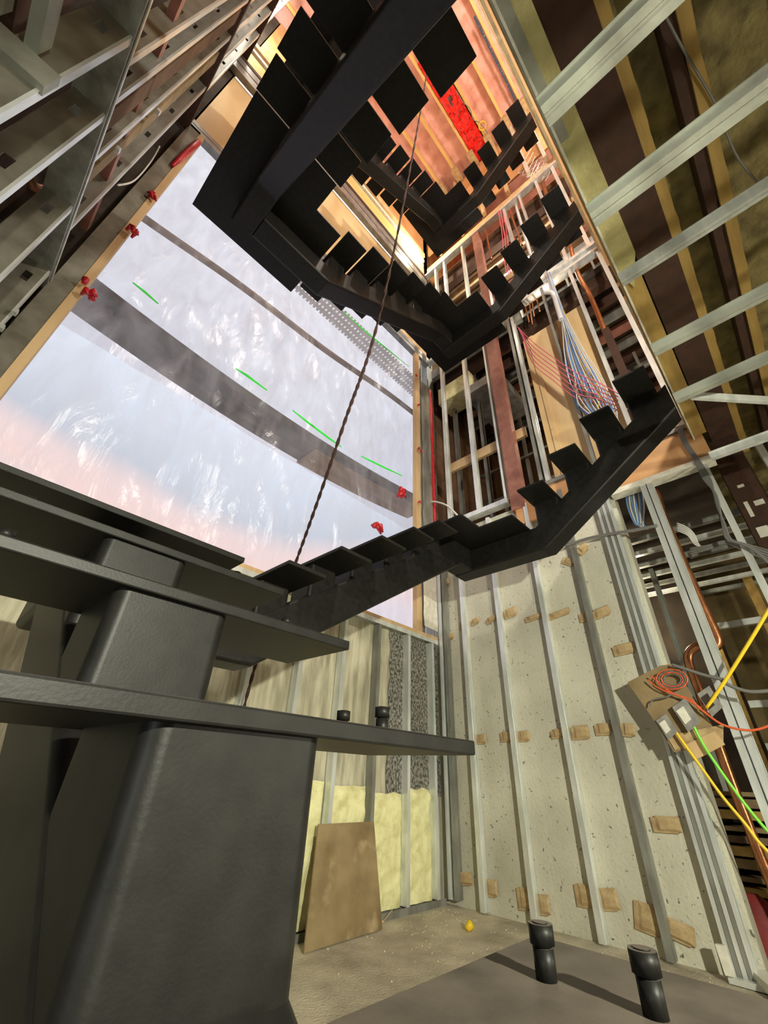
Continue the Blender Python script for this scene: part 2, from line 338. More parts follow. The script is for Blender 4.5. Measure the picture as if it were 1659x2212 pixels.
struct(MB().box(4.55, 7.5, YW+.1, YW+.2, 10.3, 14.2).build('wall_side_top', M['plyo']))
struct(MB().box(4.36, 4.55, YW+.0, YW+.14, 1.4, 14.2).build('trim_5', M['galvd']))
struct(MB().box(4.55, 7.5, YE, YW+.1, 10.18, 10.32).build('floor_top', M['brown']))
# hall side: shell behind the camera (ceiling carries the foam)
def foam_plane(x0, x1, y0, y1, z, nx, ny, amp, sc=3.0):
    m = MB(); vs = []; fs = []
    for j in range(ny+1):
        for i in range(nx+1):
            x = x0+(x1-x0)*i/nx; y = y0+(y1-y0)*j/ny
            vs.append((x, y, z+amp*(noise.noise(Vector((x*sc, y*sc*1.6, 1)))+.5*noise.noise(Vector((x*sc*3, y*sc*3, 7))))))
    for j in range(ny):
        for i in range(nx):
            a = j*(nx+1)+i; fs.append((a, a+nx+1, a+nx+2, a+1))
    m.add(vs, fs, True); return m
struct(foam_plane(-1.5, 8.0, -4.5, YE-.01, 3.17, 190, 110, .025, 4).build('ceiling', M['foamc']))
struct(MB().box(-1.5, 8.0, -4.5, YE, 3.21, 3.28).build('floor_landing_second', M['dark']))
struct(MB().box(-1.5, 7.5, -3.5, YE, 6.78, 7.05).build('floor_landing_third', M['plyo']))
struct(MB().box(-1.5, 7.5, -3.5, YE, 10.72, 11.0).build('floor_landing_top', M['plyo']))
struct(MB().box(-1.5, 8.0, -4.6, -4.5, -1.0, 3.2).build('wall_hall', M['backw']))
struct(MB().box(8.0, 8.1, -4.6, YE, -1.0, 3.2).build('wall_hall_end', M['backw']))
struct(MB().box(-1.6, -1.5, -4.6, .2, -1.0, 3.2).build('wall_hall_left', M['brown']))
for i, (z0, z1) in enumerate(((3.3, 6.78), (7.05, 10.72), (11.0, 14.0))):
    struct(MB().box(-1.5, 7.5, -3.6, -3.5, z0, z1).build(('wall_rear_second', 'wall_rear_third', 'wall_rear_top')[i], M['plyo']))
    struct(MB().box(-1.6, -1.5, -3.6, .2, z0, z1).build(('wall_side_a', 'wall_side_b', 'wall_side_c')[i], M['brown']))
# floor-opening rims
struct(MB().box(-.6, 4.3, YE-.012, YE, 3.0, 3.27).build('trim_1', M['ochre']))
struct(MB().box(-.6, 4.3, YE-.03, YE, 6.75, 7.07).build('trim_2', M['board']))
struct(MB().box(-.6, 4.3, YE-.03, YE, 10.68, 11.02).build('trim_3', M['board']))
struct(MB().box(-.6, 4.3, YE-.022, YE-.010, 2.965, 3.0).build('trim_4', M['white']))
# roof
struct(foam_plane(-1.0, 7.2, -1.5, 3.4, 14.16, 90, 60, .05, 2.2).build('ceiling_roof', M['pink']))
struct(MB().box(-1.6, 7.5, -3.6, 3.5, 14.3, 14.4).build('roof', M['dark']))

# ------------------------------------------------------------------ the three steel staircases
def rrect(w0, w1, h0, h1, r, n=4):
    pts = []
    for cx, cz, a0 in ((w1-r, h0+r, -90), (w1-r, h1-r, 0), (w0+r, h1-r, 90), (w0+r, h0+r, 180)):
        for k in range(n+1):
            a = math.radians(a0+90*k/n); pts.append((cx+r*math.cos(a), cz+r*math.sin(a)))
    return pts
RUN, DEP, TH = .344, .258, .022
def stair(zl, hA, hB, hC, lowA, lab):
    """zl = height of the first landing; hA, hB, hC = risers of the three flights"""
    h = hA
    root = empty('steel_staircase', (.275, 0, zl-6*h)); tag(root, lab, 'staircase', 'black steel staircases, one above the other')
    lab_t = []
    s = h/RUN
    # spines
    def sweep(nodes, axis, w0, w1):
        rings = []; m = MB()
        for (t, b, tp) in nodes:
            pr = rrect(w0, w1, b, tp, .024)
            rings.append([(a, t, z) if axis == 'y' else (t, a, z) for a, z in pr])
        m.prism(rings, True); return m
    sA = hA/RUN; zA = lambda y: (zl-hA)-.55+(y-1.13)*sA            # underside of flight A
    yk0 = 1.13+((zl-TH-.30)-((zl-h)-.55))/s; yk1 = 1.13+((zl-.27)-((zl-h)-.55))/s
    y0 = 1.474-RUN*lowA-.05
    nA = [(y0, zA(y0), zA(y0)+.30), (yk0, zA(yk0), zl-TH), (yk1, zl-.27, zl-TH), (2.29, zl-.27, zl-TH)]
    sweep(nA, 'y', .158, .375).build('spine', M['black'], root, wn=True)
    h = hB; s = h/RUN
    z1 = zl+h
    sB = hB/RUN; zB = lambda x: z1-.55+(x-1.07)*sB
    xk0 = 1.07+(zl-TH-.30-(z1-.55))/s; xk1 = 1.07+(zl-.27-(z1-.55))/s
    zl2 = zl+6*h
    xt0 = 1.07+(zl2-TH-.30-(z1-.55))/s; xt1 = 1.07+(zl2-.27-(z1-.55))/s
    nB = [(.375, zl-.27, zl-TH), (xk0, zl-.27, zl-TH), (xk1, zl-.27, zB(xk1)+.30), (xt0, zB(xt0), zl2-TH), (xt1, zl2-.27, zl2-TH), (3.40, zl2-.27, zl2-TH)]
    sweep(nB, 'x', 2.067, 2.283).build('spine', M['black'], root, wn=True)
    h = hC; s = h/RUN
    z3 = zl2+h
    sC = hC/RUN; zC = lambda y: z3-.55+(1.327-y)*sC
    yc0 = 1.327-(zl2-TH-.30-(z3-.55))/s; yc1 = 1.327-(zl2-.27-(z3-.55))/s
    nC = [(2.29, zl2-.27, zl2-TH), (yc0, zl2-.27, zl2-TH), (yc1, zl2-.27, zC(yc1)+.30), (YE+.01, zC(YE+.01), zC(YE+.01)+.30)]
    rings = []
    m = MB()
    for (t, b, tp) in nC:
        rings.append([(a, t, z) for a, z in reversed(rrect(3.41, 3.62, b, tp, .024))])
    m.prism(rings, True).build('spine', M['black'], root, wn=True)
    # treads with their two baluster stubs, and pedestals
    def ped(cx0, cx1, cy0, cy1, zb, zt):
        pr = [(a, b) for a, b in rrect(cx0, cx1, cy0, cy1, .024)]
        return MB().prism([[(a, b, zb) for a, b in pr], [(a, b, zt) for a, b in pr]], True)
    def stub(x, y, z, par):
        m = MB()
        m.tube([(x, y, z), (x, y, z+.024)], .0105, 14); m.tube([(x, y, z+.022), (x, y, z+.028)], .0085, 14); m.tube([(x, y, z+.026), (x, y, z+.042)], .0125, 14)
        m.tube([(x, y, z+.042), (x, y, z+.043)], .0075, 14)
        m.build('baluster_stub', M['black'], par)
    for j in range(1, lowA+1):
        z = zl-hA*j; yl = 1.474-RUN*j
        t = MB().box(-.14, .69, yl, yl+(DEP if j != 4 or lowA < 6 else .274), z-TH, z).build('tread', M['black'], root, .003)
        for dy in (.096, .195): stub(.558, yl+dy, z, t)
        for dy in (.096, .195): stub(-.01, yl+dy, z, t)
        ped(.1605, .3725, yl+.014, yl+.252, zA(yl)+.26, z-TH).build('riser_box', M['black'], root, wn=True)
    for j in range(5):
        z = z1+hB*j; xl = 1.07+RUN*j
        t = MB().box(xl, xl+DEP, 1.76, 2.59, z-TH, z).build('tread', M['black'], root, .003)
        for dx in (.078, .177): stub(xl+dx, 1.89, z, t)
        ped(xl+.020, xl+.232, 2.0695, 2.2805, zB(xl)+.25, z-TH).build('riser_box', M['black'], root, wn=True)
    for j in range(4):
        z = z3+hC*j; yl = 1.327-RUN*j
        t = MB().box(3.10, 3.93, yl-DEP, yl, z-TH, z).build('tread', M['black'], root, .003)
        for dy in (.078, .177): stub(3.23, yl-dy, z, t)
        ped(3.4125, 3.6175, yl-.250, yl-.010, zC(yl)+.25, z-TH).build('riser_box', M['black'], root, wn=True)
    # landings: L-shaped plates with a notch at the inner corner
    def lplate(pts, z):
        return MB().prism([[(x, y, z-TH) for x, y in pts], [(x, y, z) for x, y in pts]])
    lplate([(-.14, 1.474), (.69, 1.474), (.69, 1.76), (.99, 1.76), (.99, 2.59), (-.14, 2.59)], zl).build('landing_plate', M['black'], root, .003)
    lplate([(2.79, 1.76), (3.10, 1.76), (3.10, 1.41), (3.93, 1.41), (3.93, 2.59), (2.79, 2.59)], zl2).build('landing_plate', M['black'], root, .003)
    return root
stair(.733, .2247, .2278, .2375, 6, 'lowest black steel staircase, its big box spine and thick treads close at the lower left')
stair(4.4835, .2367, .2367, .2367, 4, 'middle black steel staircase seen from straight below, its spine crossing the top of the photo')
stair(8.322, .247, .247, .247, 4, 'topmost and smallest looking black steel staircase, under the pink insulated roof')
# ------------------------------------------------------------------ metal studs on the lower concrete walls
def cstud(name, x, y, z0, z1, d, f, dx, dy, m, lips=True):
    """C stud: web runs from (x, y) along (dx, dy) for d; the flanges point to the side"""
    u = Vector((dx, dy, 0)); v = Vector((-dy, dx, 0))
    if (dx, dy) == (1, 0): v = Vector((0, 1, 0))
    return MB().ext(cprof(d, f), (x, y, z0), (x, y, z1), u, v)
for k, (y, m) in enumerate(((2.775, 'galv'), (2.285, 'galv'), (1.745, 'galv'), (1.295, 'galvd'))):
    mb = MB().ext([(a, b) for a, b in cprof(.085, .050)], (4.292, y, -.985), (4.292, y, 3.0), (1, 0, 0), (0, 1, 0))
    mb.ext([(.018, -.004), (.020, -.004), (.020, 0), (.018, 0)], (4.292, y, -.985), (4.292, y, 3.0), (1, 0, 0), (0, 1, 0))
    for zz in (-.1, .95, 2.0):
        mb.tube([(4.288, y+.025, zz), (4.293, y+.025, zz)], .006, 8)
    o = mb.build('metal_stud', M[m])
    tag(o, ('bright galvanised stud on the right concrete wall, nearest its left corner', 'galvanised stud on the right concrete wall, second from the left corner',
            'galvanised stud on the right concrete wall, third from the left corner', 'dull grey dusty stud on the right concrete wall, fourth from the left corner')[k], 'stud', 'studs along the right concrete wall')
for k, y in enumerate((3.06, 3.13)):
    o = MB().ext(cprof(.085, .045), (4.292, y, -.95), (4.292, y, 3.0), (1, 0, 0), (0, 1, 0)).build('metal_stud', M['galv' if k else 'galvd'])
    tag(o, ('galvanised stud standing in the inside corner, on the right concrete wall side', 'galvanised stud tucked deepest into the inside corner between both concrete walls')[k], 'stud')
for k, x in enumerate((1.24, 1.74, 2.23, 2.73, 3.225, 3.725, 4.17)):
    o = MB().ext(cprof(.085, .042), (x, 3.205, -.95), (x, 3.205, 1.455), (0, 1, 0), (1, 0, 0)).build('metal_stud', M['galvd' if k in (4,) else 'galv'])
    tag(o, 'galvanised stud under the window sill, '+('seventh', 'sixth', 'fifth', 'fourth', 'third', 'second', 'nearest')[k]+(' from' if k < 6 else ' to')+' the corner with the right wall', 'stud', 'studs under the window sill')
o = MB().ext([(0, 0), (.10, 0), (.10, .05), (.094, .05), (.094, .006), (.006, .006), (.006, .05), (0, .05)], (.2, 3.20, -1.0), (4.30, 3.20, -1.0), (0, 1, 0), (0, 0, 1)).build('floor_track', M['galvd'])
tag(o, 'dusty grey floor track along the foot of the wall under the window', 'track')
o = MB().ext([(0, 0), (.12, 0), (.12, -.05), (.114, -.05), (.114, -.006), (.006, -.006), (.006, -.05), (0, -.05)], (-.45, 3.19, 1.49), (4.29, 3.19, 1.49), (0, 1, 0), (0, 0, 1)).build('sill_track', M['galv'])
tag(o, 'galvanised top track lying under the wooden window sill', 'track')
o = MB().box(-.45, 4.28, 3.19, 3.33, 1.49, 1.53).build('sill_board', M['wood']); tag(o, 'wooden board forming the sill of the plastic covered opening', 'sill')
# clustered studs at the free end of the concrete wall
for k, y in enumerate((.975, .945, .915, .885, .858)):
    o = MB().ext(cprof(.085, .027), (4.285-.003*k, y, -.985), (4.285-.004*k, y, 2.98), (1, 0, 0), (0, -1, 0)).build('metal_stud', M['galv' if k in (0, 2, 4) else 'galvd'])
    tag(o, ORD[k]+' from the left of five studs bundled at the end of the right concrete wall', 'stud', 'studs bundled at the end of the concrete wall')
for k, (y, m, w) in enumerate(((.515, 'galv', .05), (.455, 'galv', .05), (-.02, 'galv', .05), (-.44, 'galv', .05))):
    o = MB().ext(cprof(.10, w), (4.285, y, -.985), (4.285, y, 2.70), (1, 0, 0), (0, -1, 0)).build('metal_stud', M[m])
    tag(o, ('bright stud right of the wire panel, left one of a doubled pair', 'bright stud right of the wire panel, right one of a doubled pair', 'single galvanised stud near the right edge, carrying a grey cable bundle', 'stud at the right edge beside the red oxide column')[k], 'stud')
# ledger over the open framing, orange plywood band above it
o = MB().box(4.27, 4.40, -.14, .80, 2.66, 2.72).build('header_track', M['white']); tag(o, 'pale header track spanning the open stud bays under the orange plywood', 'track')
o = MB().box(4.30, 4.34, -.14, 1.9, 2.72, 3.12).build('plywood_strip', M['plyo']); tag(o, 'orange plywood band at second floor level behind the rising flight', 'plywood')
# foam between the studs
fx = [(2.28, 2.72, -.045), (2.775, 3.22, -.075), (3.27, 3.72, -.125), (3.77, 4.165, -.085)]
for k, (x0, x1, zt) in enumerate(fx):
    m = MB(); n1, n2 = 22, 42; vs = []; fs = []
    for j in range(n2+1):
        for i in range(n1+1):
            x = x0+(x1-x0)*i/n1; t = j/n2; z = -.95+(zt+.95+.02*noise.noise(Vector((x*9, 1, k))))*t
            e = min(i, n1-i, 2)/2*min(n2-j, 2)/2
            y = YW-.002-(.055+.016*noise.noise(Vector((x*9, z*9, 3)))+.008*noise.noise(Vector((x*26, z*26, 5))))*(.25+.75*e)
            vs.append((x, y, z))
    for j in range(n2):
        for i in range(n1):
            a = j*(n1+1)+i; fs.append((a, a+1, a+n1+2, a+n1+1))
    m.add(vs, fs, True)
    o = m.build('spray_foam', M['foam'])
    tag(o, ('pale yellow spray foam bay behind the black post and the leaning board', 'pale yellow spray foam bay half hidden behind the leaning plywood board', 'pale yellow spray foam bay just right of the leaning plywood board', 'pale yellow spray foam bay next to the corner studs')[k], 'insulation', 'foam filled bays under the window')
# leaning board, yellow scrap, stick
def quad_slab(p, t, n):
    n = Vector(n)
    a = [Vector(q) for q in p]; return MB().prism([a, [q+n*t for q in a]])
b = [(2.46, 3.02, -.995), (3.25, 3.06, -.995), (3.24, 3.19, -.33), (2.60, 3.17, -.33)]
o = quad_slab(b, .015, (0, -1, .15)).build('plywood_board', M['board'], bevel=.002); tag(o, 'stained brown plywood board leaning against the foam by the black post', 'board')
c = onz(-.99, 1015, 2008)
m = MB(); m.tube([(c[0]-.03, c[1]+.01, c[2]), (c[0], c[1], c[2]+.03), (c[0]+.03, c[1]-.01, c[2]+.01)], lambda i: (.02, .034, .018)[i], 7)
tag(m.build('yellow_scrap', M['yellow']), 'small bright yellow scrap lying on the concrete floor', 'scrap')
s0 = onz(-.985, 795, 1992); s1 = onz(-.985, 828, 1990)
m = MB().bar(s0, s1, .02, .012); s2 = ony(3.1, 848, 1965); m.bar(s1, s2, .006, .006)
tag(m.build('wood_sliver', M['wood']), 'thin wood sliver on the floor at the foot of the leaning board', 'scrap')
# grit and crumbs on the floor (nobody could count them)
random.seed(21); m = MB()
for k in range(260):
    x = 4.25-abs(random.gauss(0, .9)); y = random.choice((3.15-abs(random.gauss(0, .35)), random.uniform(.9, 3.1))); r = random.uniform(.003, .009)
    a = random.uniform(0, 6.28); pts = [(x+r*math.cos(a+q*1.57)*random.uniform(.6, 1.3), y+r*math.sin(a+q*1.57)*random.uniform(.6, 1.3)) for q in range(4)]
    m.prism([[(px, py, -1.0) for px, py in pts], [(x+(px-x)*.6, y+(py-y)*.6, -1.0+r*.8) for px, py in pts]])
tag(m.build('floor_grit', M['floor']), 'grit and concrete crumbs scattered over the dusty floor', 'debris', kind='stuff')
# wood shims under the studs of the right wall
CL = [(1000, 1900, .16, .09, 4, 'at the foot of the first stud, left side'), (1058, 1920, .10, .12, 0, 'at the foot of the first stud, right side'), (1128, 1943, .09, .15, 2, 'at the foot of the second stud, left side'), (1170, 1956, .09, .13, 0, 'at the foot of the second stud, right side'),
      (1262, 1937, .14, .14, 0, 'at the foot of the third stud, left side'), (1310, 1945, .13, .13, 5, 'at the foot of the third stud, right side'), (1395, 1985, .15, .17, -12, 'at the foot of the dull grey stud, left side'), (1460, 2012, .17, .11, -14, 'at the foot of the dull grey stud, right side'),
      (1037, 1598, .09, .09, 0, 'at mid height beside the end of the edge-on tread'), (1090, 1593, .10, .09, 0, 'at mid height left of the second stud'), (1128, 1592, .10, .09, 0, 'at mid height right of the second stud'), (1203, 1586, .12, .07, 8, 'at mid height left of the third stud'), (1250, 1584, .14, .11, 0, 'at mid height right of the third stud'),
      (1300, 1577, .12, .09, 0, 'at mid height left of the dull grey stud'), (1352, 1578, .09, .10, -10, 'at mid height right of the dull grey stud'), (1435, 1783, .17, .10, 0, 'alone, beside the bundled end studs low on the wall'),
      (968, 1377, .12, .07, 4, 'at the corner studs just under the sill'), (997, 1352, .07, .11, 0, 'high up, left of the first stud'), (1024, 1344, .10, .06, 16, 'high up, right of the first stud'), (1062, 1338, .16, .055, 16, 'slanting high up, left of the second stud'), (1100, 1325, .14, .10, 8, 'high up, right of the second stud'),
      (1152, 1335, .20, .05, 6, 'long and thin, high up left of the third stud'), (1205, 1328, .22, .055, 8, 'long and thin, high up right of the third stud'), (1262, 1334, .10, .09, 0, 'high up, left of the dull grey stud'), (1296, 1325, .15, .09, 10, 'high up, right of the dull grey stud'),
      (1345, 1404, .17, .09, 4, 'alone, high up beside the bundled end studs'), (1225, 1213, .12, .08, -38, 'just under the black flight, left of the dull grey stud'), (1257, 1188, .10, .09, 30, 'just under the black flight, right of the dull grey stud'), (958, 1262, .14, .10, 8, 'at the corner studs just below the black spine')]
for k, (px, py, w, h, rot, lab) in enumerate(CL):
    c = Vector(onx(XW-.02, px, py)); a = math.radians(rot)
    u = Vector((0, -math.cos(a), math.sin(a))); v = Vector((0, math.sin(a), math.cos(a)))
    pts = [c+u*(-w/2)+v*(-h/2), c+u*(w/2)+v*(-h/2*.9), c+u*(w/2*.97)+v*(h/2), c+u*(-w/2*1.03)+v*(h/2*.92)]
    m = MB().prism([[p+Vector((.018, 0, 0)) for p in pts], pts]).prism([[p*1.0+u*.03+v*.012 for p in pts], [p+u*.03+v*.012-Vector((.012, 0, 0)) for p in [c+(q-c)*.7 for q in pts]]])
    tag(m.build('wood_shim', M['cleat']), 'wood shim on the concrete, '+lab, 'shim', 'wood shims behind the wall studs')

# ------------------------------------------------------------------ window opening
def sheet(name, x0, x1, z0, z1, y, nx, nz, amp, m, seed, sag=0):
    mb = MB(); vs = []; fs = []
    for j in range(nz+1):
        for i in range(nx+1):
            x = x0+(x1-x0)*i/nx; z = z0+(z1-z0)*j/nz
            e = min(1, min(i, nx-i, j, nz-j)/4)
            w = noise.noise(Vector((x*2.2, z*.9, seed)))*1.0+.5*noise.noise(Vector((x*5+z*1.5, z*1.6, seed+4)))+.3*abs(noise.noise(Vector((x*9-z*3, z*2.5, seed+9))))
            if i in (0, nx): x += .02*noise.noise(Vector((z*5, i, seed)))
            vs.append((x, y+amp*w*(.3+.7*e), z))
    for j in range(nz):
        for i in range(nx):
            a = j*(nx+1)+i; fs.append((a, a+1, a+nx+2, a+nx+1))
    return mb.add(vs, fs, True)
o = sheet('plastic_sheet', -.46, 3.90, 1.50, 6.93, 3.30, 110, 150, .05, None, 3).build('plastic_sheet', M['sheet'])
tag(o, 'big wrinkled translucent plastic sheet covering the window opening', 'sheeting')
o = MB().box(-.50, -.44, 3.19, 3.27, 1.53, 6.95).build('window_stud', M['wood']); tag(o, 'long softwood stud along the left edge of the plastic sheet', 'stud')
o = MB().box(3.88, 3.985, 3.20, 3.27, 1.53, 6.95).build('window_stud', M['wood']); tag(o, 'long softwood stud along the right edge of the plastic sheet', 'stud')
o = MB().box(-.64, -.50, 3.20, 3.32, 1.5, 7.0).build('insulation_strip', M['galvx']); tag(o, 'dirty foam strip between the left studs and the window frame', 'insulation')
o = MB().box(3.99, 4.10, 3.24, 3.32, 1.5, 6.95).build('grey_jamb', M['galvd']); tag(o, 'grey metal jamb between the right window stud and the corner', 'jamb')
# tall dusty sheet hanging in the corner and its torn lower end
o = sheet('x', 4.06, 4.36, 3.05, 6.3, 3.22, 8, 60, .02, None, 21).build('hanging_film', M['galvd']); tag(o, 'narrow dusty plastic film hanging in the corner beside the red batt', 'sheeting')
o = sheet('x', 3.96, 4.26, 1.6, 2.75, 3.16, 10, 30, .07, None, 33).build('torn_wrap', M['white']); tag(o, 'torn off-white wrap hanging beside the right window stud above the sill end', 'sheeting')
m = MB(); ys = [3.22+.012*noise.noise(Vector((k*.7, 1, 1))) for k in range(24)]
m.tube([(4.34, ys[k], 3.1+k*3.15/23) for k in range(24)], lambda i: .032+.012*noise.noise(Vector((i*.9, 2, 2))), 7)
tag(m.build('red_wrap', M['redt']), 'long dark red crinkled wrap running up the corner', 'wrap')
# beams over the opening: ribbed grey steel channel
def channel(z0, z1, y, x0, x1, lab):
    h = z1-z0; m = MB()
    m.box(x0, x1, y, y+.10, z0, z0+h*.46); m.box(x0, x1, y+.012, y+.10, z0+h*.46, z0+h*.54); m.box(x0, x1, y, y+.10, z0+h*.54, z1)
    o = m.build('steel_channel', M['ducts']); tag(o, lab, 'beam', 'grey channels over the window opening')
channel(6.95, 7.16, 3.20, -.64, 4.3, 'grey ribbed steel channel directly over the plastic covered opening')
channel(9.62, 10.12, 3.18, -.90, 4.3, 'wider grey ribbed steel channel above the plywood panel')
o = MB().box(-.9, 4.3, 3.17, 3.27, 10.12, 10.22).build('rusty_flange', M['rust']); tag(o, 'thin rusty brown flange on top of the upper grey channel', 'beam')
o = MB().box(-.9, 4.2, 3.20, 3.298, 10.22, 10.75).build('timber_plate', M['woodh']); tag(o, 'bright yellow lit timber above the upper grey channel', 'timber')
o = MB().box(-.9, 4.2, 3.16, 3.24, 10.80, 10.90).build('timber_rail', M['white']); tag(o, 'white rail running above the bright yellow timber', 'rail')
o = MB().box(-.9, 4.2, 3.14, 3.28, 11.0, 11.18).build('timber_rail', M['wood']); tag(o, 'pale timber rail above the white one near the top of the stairwell', 'rail')
# outside: scaffold decks, perforated deck, netting, board
def sagplank(x0, x1, y0, y1, z, t, m, name, lab, sag):
    n = 24; top = []; mb = MB(); rings = []
    for k in range(n+1):
        x = x0+(x1-x0)*k/n; q = sag(x); rings.append([(x, y0, z+q), (x, y1, z+q), (x, y1, z+q+t), (x, y0, z+q+t)])
    o = mb.prism(rings).build(name, M[m]); tag(o, lab, 'scaffolding'); return o
sagplank(-.9, 2.45, 3.87, 4.30, 3.92, .05, 'planku', 'scaffold_plank', 'wide dark grey scaffold plank seen through the plastic, left part', lambda x: .05*(x-1.9)**2*.5)
sagplank(2.46, 5.0, 3.87, 4.34, 3.90, .05, 'plankb', 'scaffold_plank', 'brown scaffold plank seen through the plastic, right part ending by the red tape', lambda x: .05*(x-1.9)**2*.5)
sagplank(-.9, 5.2, 3.78, 3.86, 3.90, .12, 'planku', 'toe_board', 'dark toe board along the inner edge of the scaffold planks', lambda x: .05*(x-1.9)**2*.5)
sagplank(-.6, 4.9, 3.88, 3.96, 5.72, .05, 'plankb', 'scaffold_board', 'narrow brown board high outside, slanting behind the plastic', lambda x: .125*(x+.6)+.03*math.sin(x*2))
o = MB().box(-.2, 5.6, 4.0, 4.42, 7.75, 7.77).build('perforated_deck', M['perf']); tag(o, 'perforated metal scaffold deck glittering at the top of the opening', 'scaffolding')
o = sheet('n', -3.0, 7.5, 4.25, 10.9, 4.75, 60, 60, .10, None, 50).build('debris_netting', M['net']); tag(o, 'white debris netting outside, above the dark scaffold planks', 'netting')
# red tape tufts and green laser lines, their glow put into the strip colour
def tuft(c, r, lab, long=None):
    c = Vector(c); m = MB(); random.seed(int(c.z*1000) % 997)
    for q in range(5):
        a = [random.uniform(-1, 1) for _ in range(6)]
        p0 = c+Vector((a[0], a[1]*.3-.2, a[2]))*r*.7; p1 = c+Vector((a[3], a[4]*.3-.4, a[5]))*r
        m.tube([p0, (p0+p1)/2+Vector((0, -.3*r, .25*r)), p1], lambda i: r*(.16, .34, .12)[i], 6)
    tag(m.build('red_tape', M['redt']), lab, 'tape', 'red tape fixing the sheet')
for px, py, r, lab in ((185, 635, .09, 'crumpled red tape tuft lowest on the left window stud'), (280, 505, .07, 'crumpled red tape tuft halfway up the left window stud'), (326, 425, .06, 'dull red tape end high on the left window stud'),
                       (862, 1072, .12, 'bright red tape tuft at the lower right of the plastic sheet'), (808, 1142, .10, 'faded red tape patch behind the sheet, lowest right'), (898, 812, .035, 'tiny red tape piece highest on the right window stud'),
                       (903, 875, .035, 'tiny red tape piece second down the right window stud'), (905, 973, .05, 'red tape knot midway down the right window stud'), (905, 1085, .035, 'tiny red tape piece lowest on the right window stud')):
    tuft(ony(3.17, px, py), r, lab)
m = MB(); p0 = Vector(ony(3.17, 372, 358)); p1 = Vector(ony(3.17, 430, 306)); m.tube([p0, p0.lerp(p1, .3), p0.lerp(p1, .7), p1], lambda i: (.02, .035, .04, .03)[i], 7)
tag(m.build('red_tape', M['redt']), 'long rolled red wrap at the top of the left window stud', 'tape')
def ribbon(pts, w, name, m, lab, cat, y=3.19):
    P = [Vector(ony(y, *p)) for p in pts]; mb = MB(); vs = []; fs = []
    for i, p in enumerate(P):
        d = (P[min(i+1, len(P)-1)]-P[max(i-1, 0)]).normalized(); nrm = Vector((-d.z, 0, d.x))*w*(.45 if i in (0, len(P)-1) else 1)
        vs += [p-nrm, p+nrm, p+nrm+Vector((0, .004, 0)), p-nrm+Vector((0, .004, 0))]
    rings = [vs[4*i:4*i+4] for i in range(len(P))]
    tag(mb.prism(rings).build(name, M[m]), lab, cat, 'green laser lines on the plastic')
ribbon([(287, 610), (315, 632), (342, 656)], .015, 'laser_line', 'green', 'short bright green line on the sheet near its left edge', 'marking')
ribbon([(510, 796), (535, 812), (577, 843)], .018, 'laser_line', 'green', 'short bright green line in the middle of the sheet', 'marking')
ribbon([(632, 886), (665, 912), (710, 946), (738, 965)], .016, 'laser_line', 'green', 'longer green line on the sheet just left of the rope', 'marking')
ribbon([(780, 985), (800, 995), (835, 1012), (870, 1028)], .014, 'laser_line', 'green', 'green line on the sheet right of the rope ending near the red tape', 'marking')
ribbon([(740, 672), (790, 716), (850, 765), (884, 792)], .018, 'laser_line', 'green', 'long green line across the glittering perforated deck', 'marking')

# ------------------------------------------------------------------ rope
b0 = Vector((1.62, 2.95, -.985)); t0 = Vector((1.95, 1.20, 13.2)); k1 = Vector(ony(3.05, 548, 1450)); k2 = Vector(ony(2.68, 640, 1212)); k3 = Vector(ony(1.9, 740, 925)); k4 = Vector(ony(1.50, 830, 640)); k5 = Vector(onz(7.9, 905, 260))
path = smoothpath([(k1.x-.03, 3.12, -.9), k1, k2, k3, k4, k5, t0], 40)
m = MB(); 
for ph in (0, math.pi):
    pts = []
    for i, p in enumerate(path):
        a = i*1.05+ph; pts.append(p+Vector((math.cos(a)*.0065, math.sin(a)*.0065, 0)))
    m.tube(pts, .0085, 6)
tag(m.build('hoist_rope', M['rope']), 'dark twisted rope hanging slantwise down the whole stairwell', 'rope')
# ------------------------------------------------------------------ hall ceiling beside the stairwell
def zb(z, px, py): return onz(z, px, py)
m = MB(); m.box(-1.4, 5.3, -.395, -.19, 3.0, 3.022); m.box(-1.4, 5.3, -.305, -.285, 3.022, 3.2)
tag(m.build('steel_beam', M['rust']), 'wide dark red oxide steel beam under the hall ceiling', 'beam')
def strip(y0, y1, z0, z1, x0, x1, jag, name, m, lab, cat):
    n = 90; rings = []
    for k in range(n+1):
        x = x0+(x1-x0)*k/n; a = jag*noise.noise(Vector((x*5, y0*9, 2)))+jag*.5*noise.noise(Vector((x*17, y0*9, 5)))
        rings.append([(x, y0+a, z0), (x, y1, z0), (x, y1, z1), (x, y0+a, z1)])
    tag(MB().prism(rings).build(name, M[m]), lab, cat)
strip(-.45, -.395, 3.0, 3.1, -1.4, 4.9, .012, 'nailer_strip', 'ochre', 'ochre wood nailer along the far side of the red oxide beam', 'nailer')
strip(-.655, -.595, 3.02, 3.15, -1.4, 5.5, .018, 'ceiling_joist', 'rust', 'dark red joist edge showing through ragged ceiling foam', 'joist')
strip(-.715, -.657, 3.0, 3.12, -1.4, 4.6, .006, 'nailer_strip', 'ochre', 'ochre wood nailer beside the ragged dark joist', 'nailer')
strip(-1.20, -1.10, 3.02, 3.15, -1.4, 5.5, .015, 'ceiling_joist', 'rust', 'dark joist edge at the upper right edge of the photo', 'joist')
o = MB().prism([[(x, y, 2.985) for x, y in ((-.6, -.19), (2.05, -.195), (2.30, -.115), (2.04, -.055), (1.2, -.055), (.9, -.12), (-.6, -.12))], [(x, y, 3.0) for x, y in ((-.6, -.19), (2.05, -.195), (2.30, -.115), (2.04, -.055), (1.2, -.055), (.9, -.12), (-.6, -.12))]]).build('foam_board', M['foamg'])
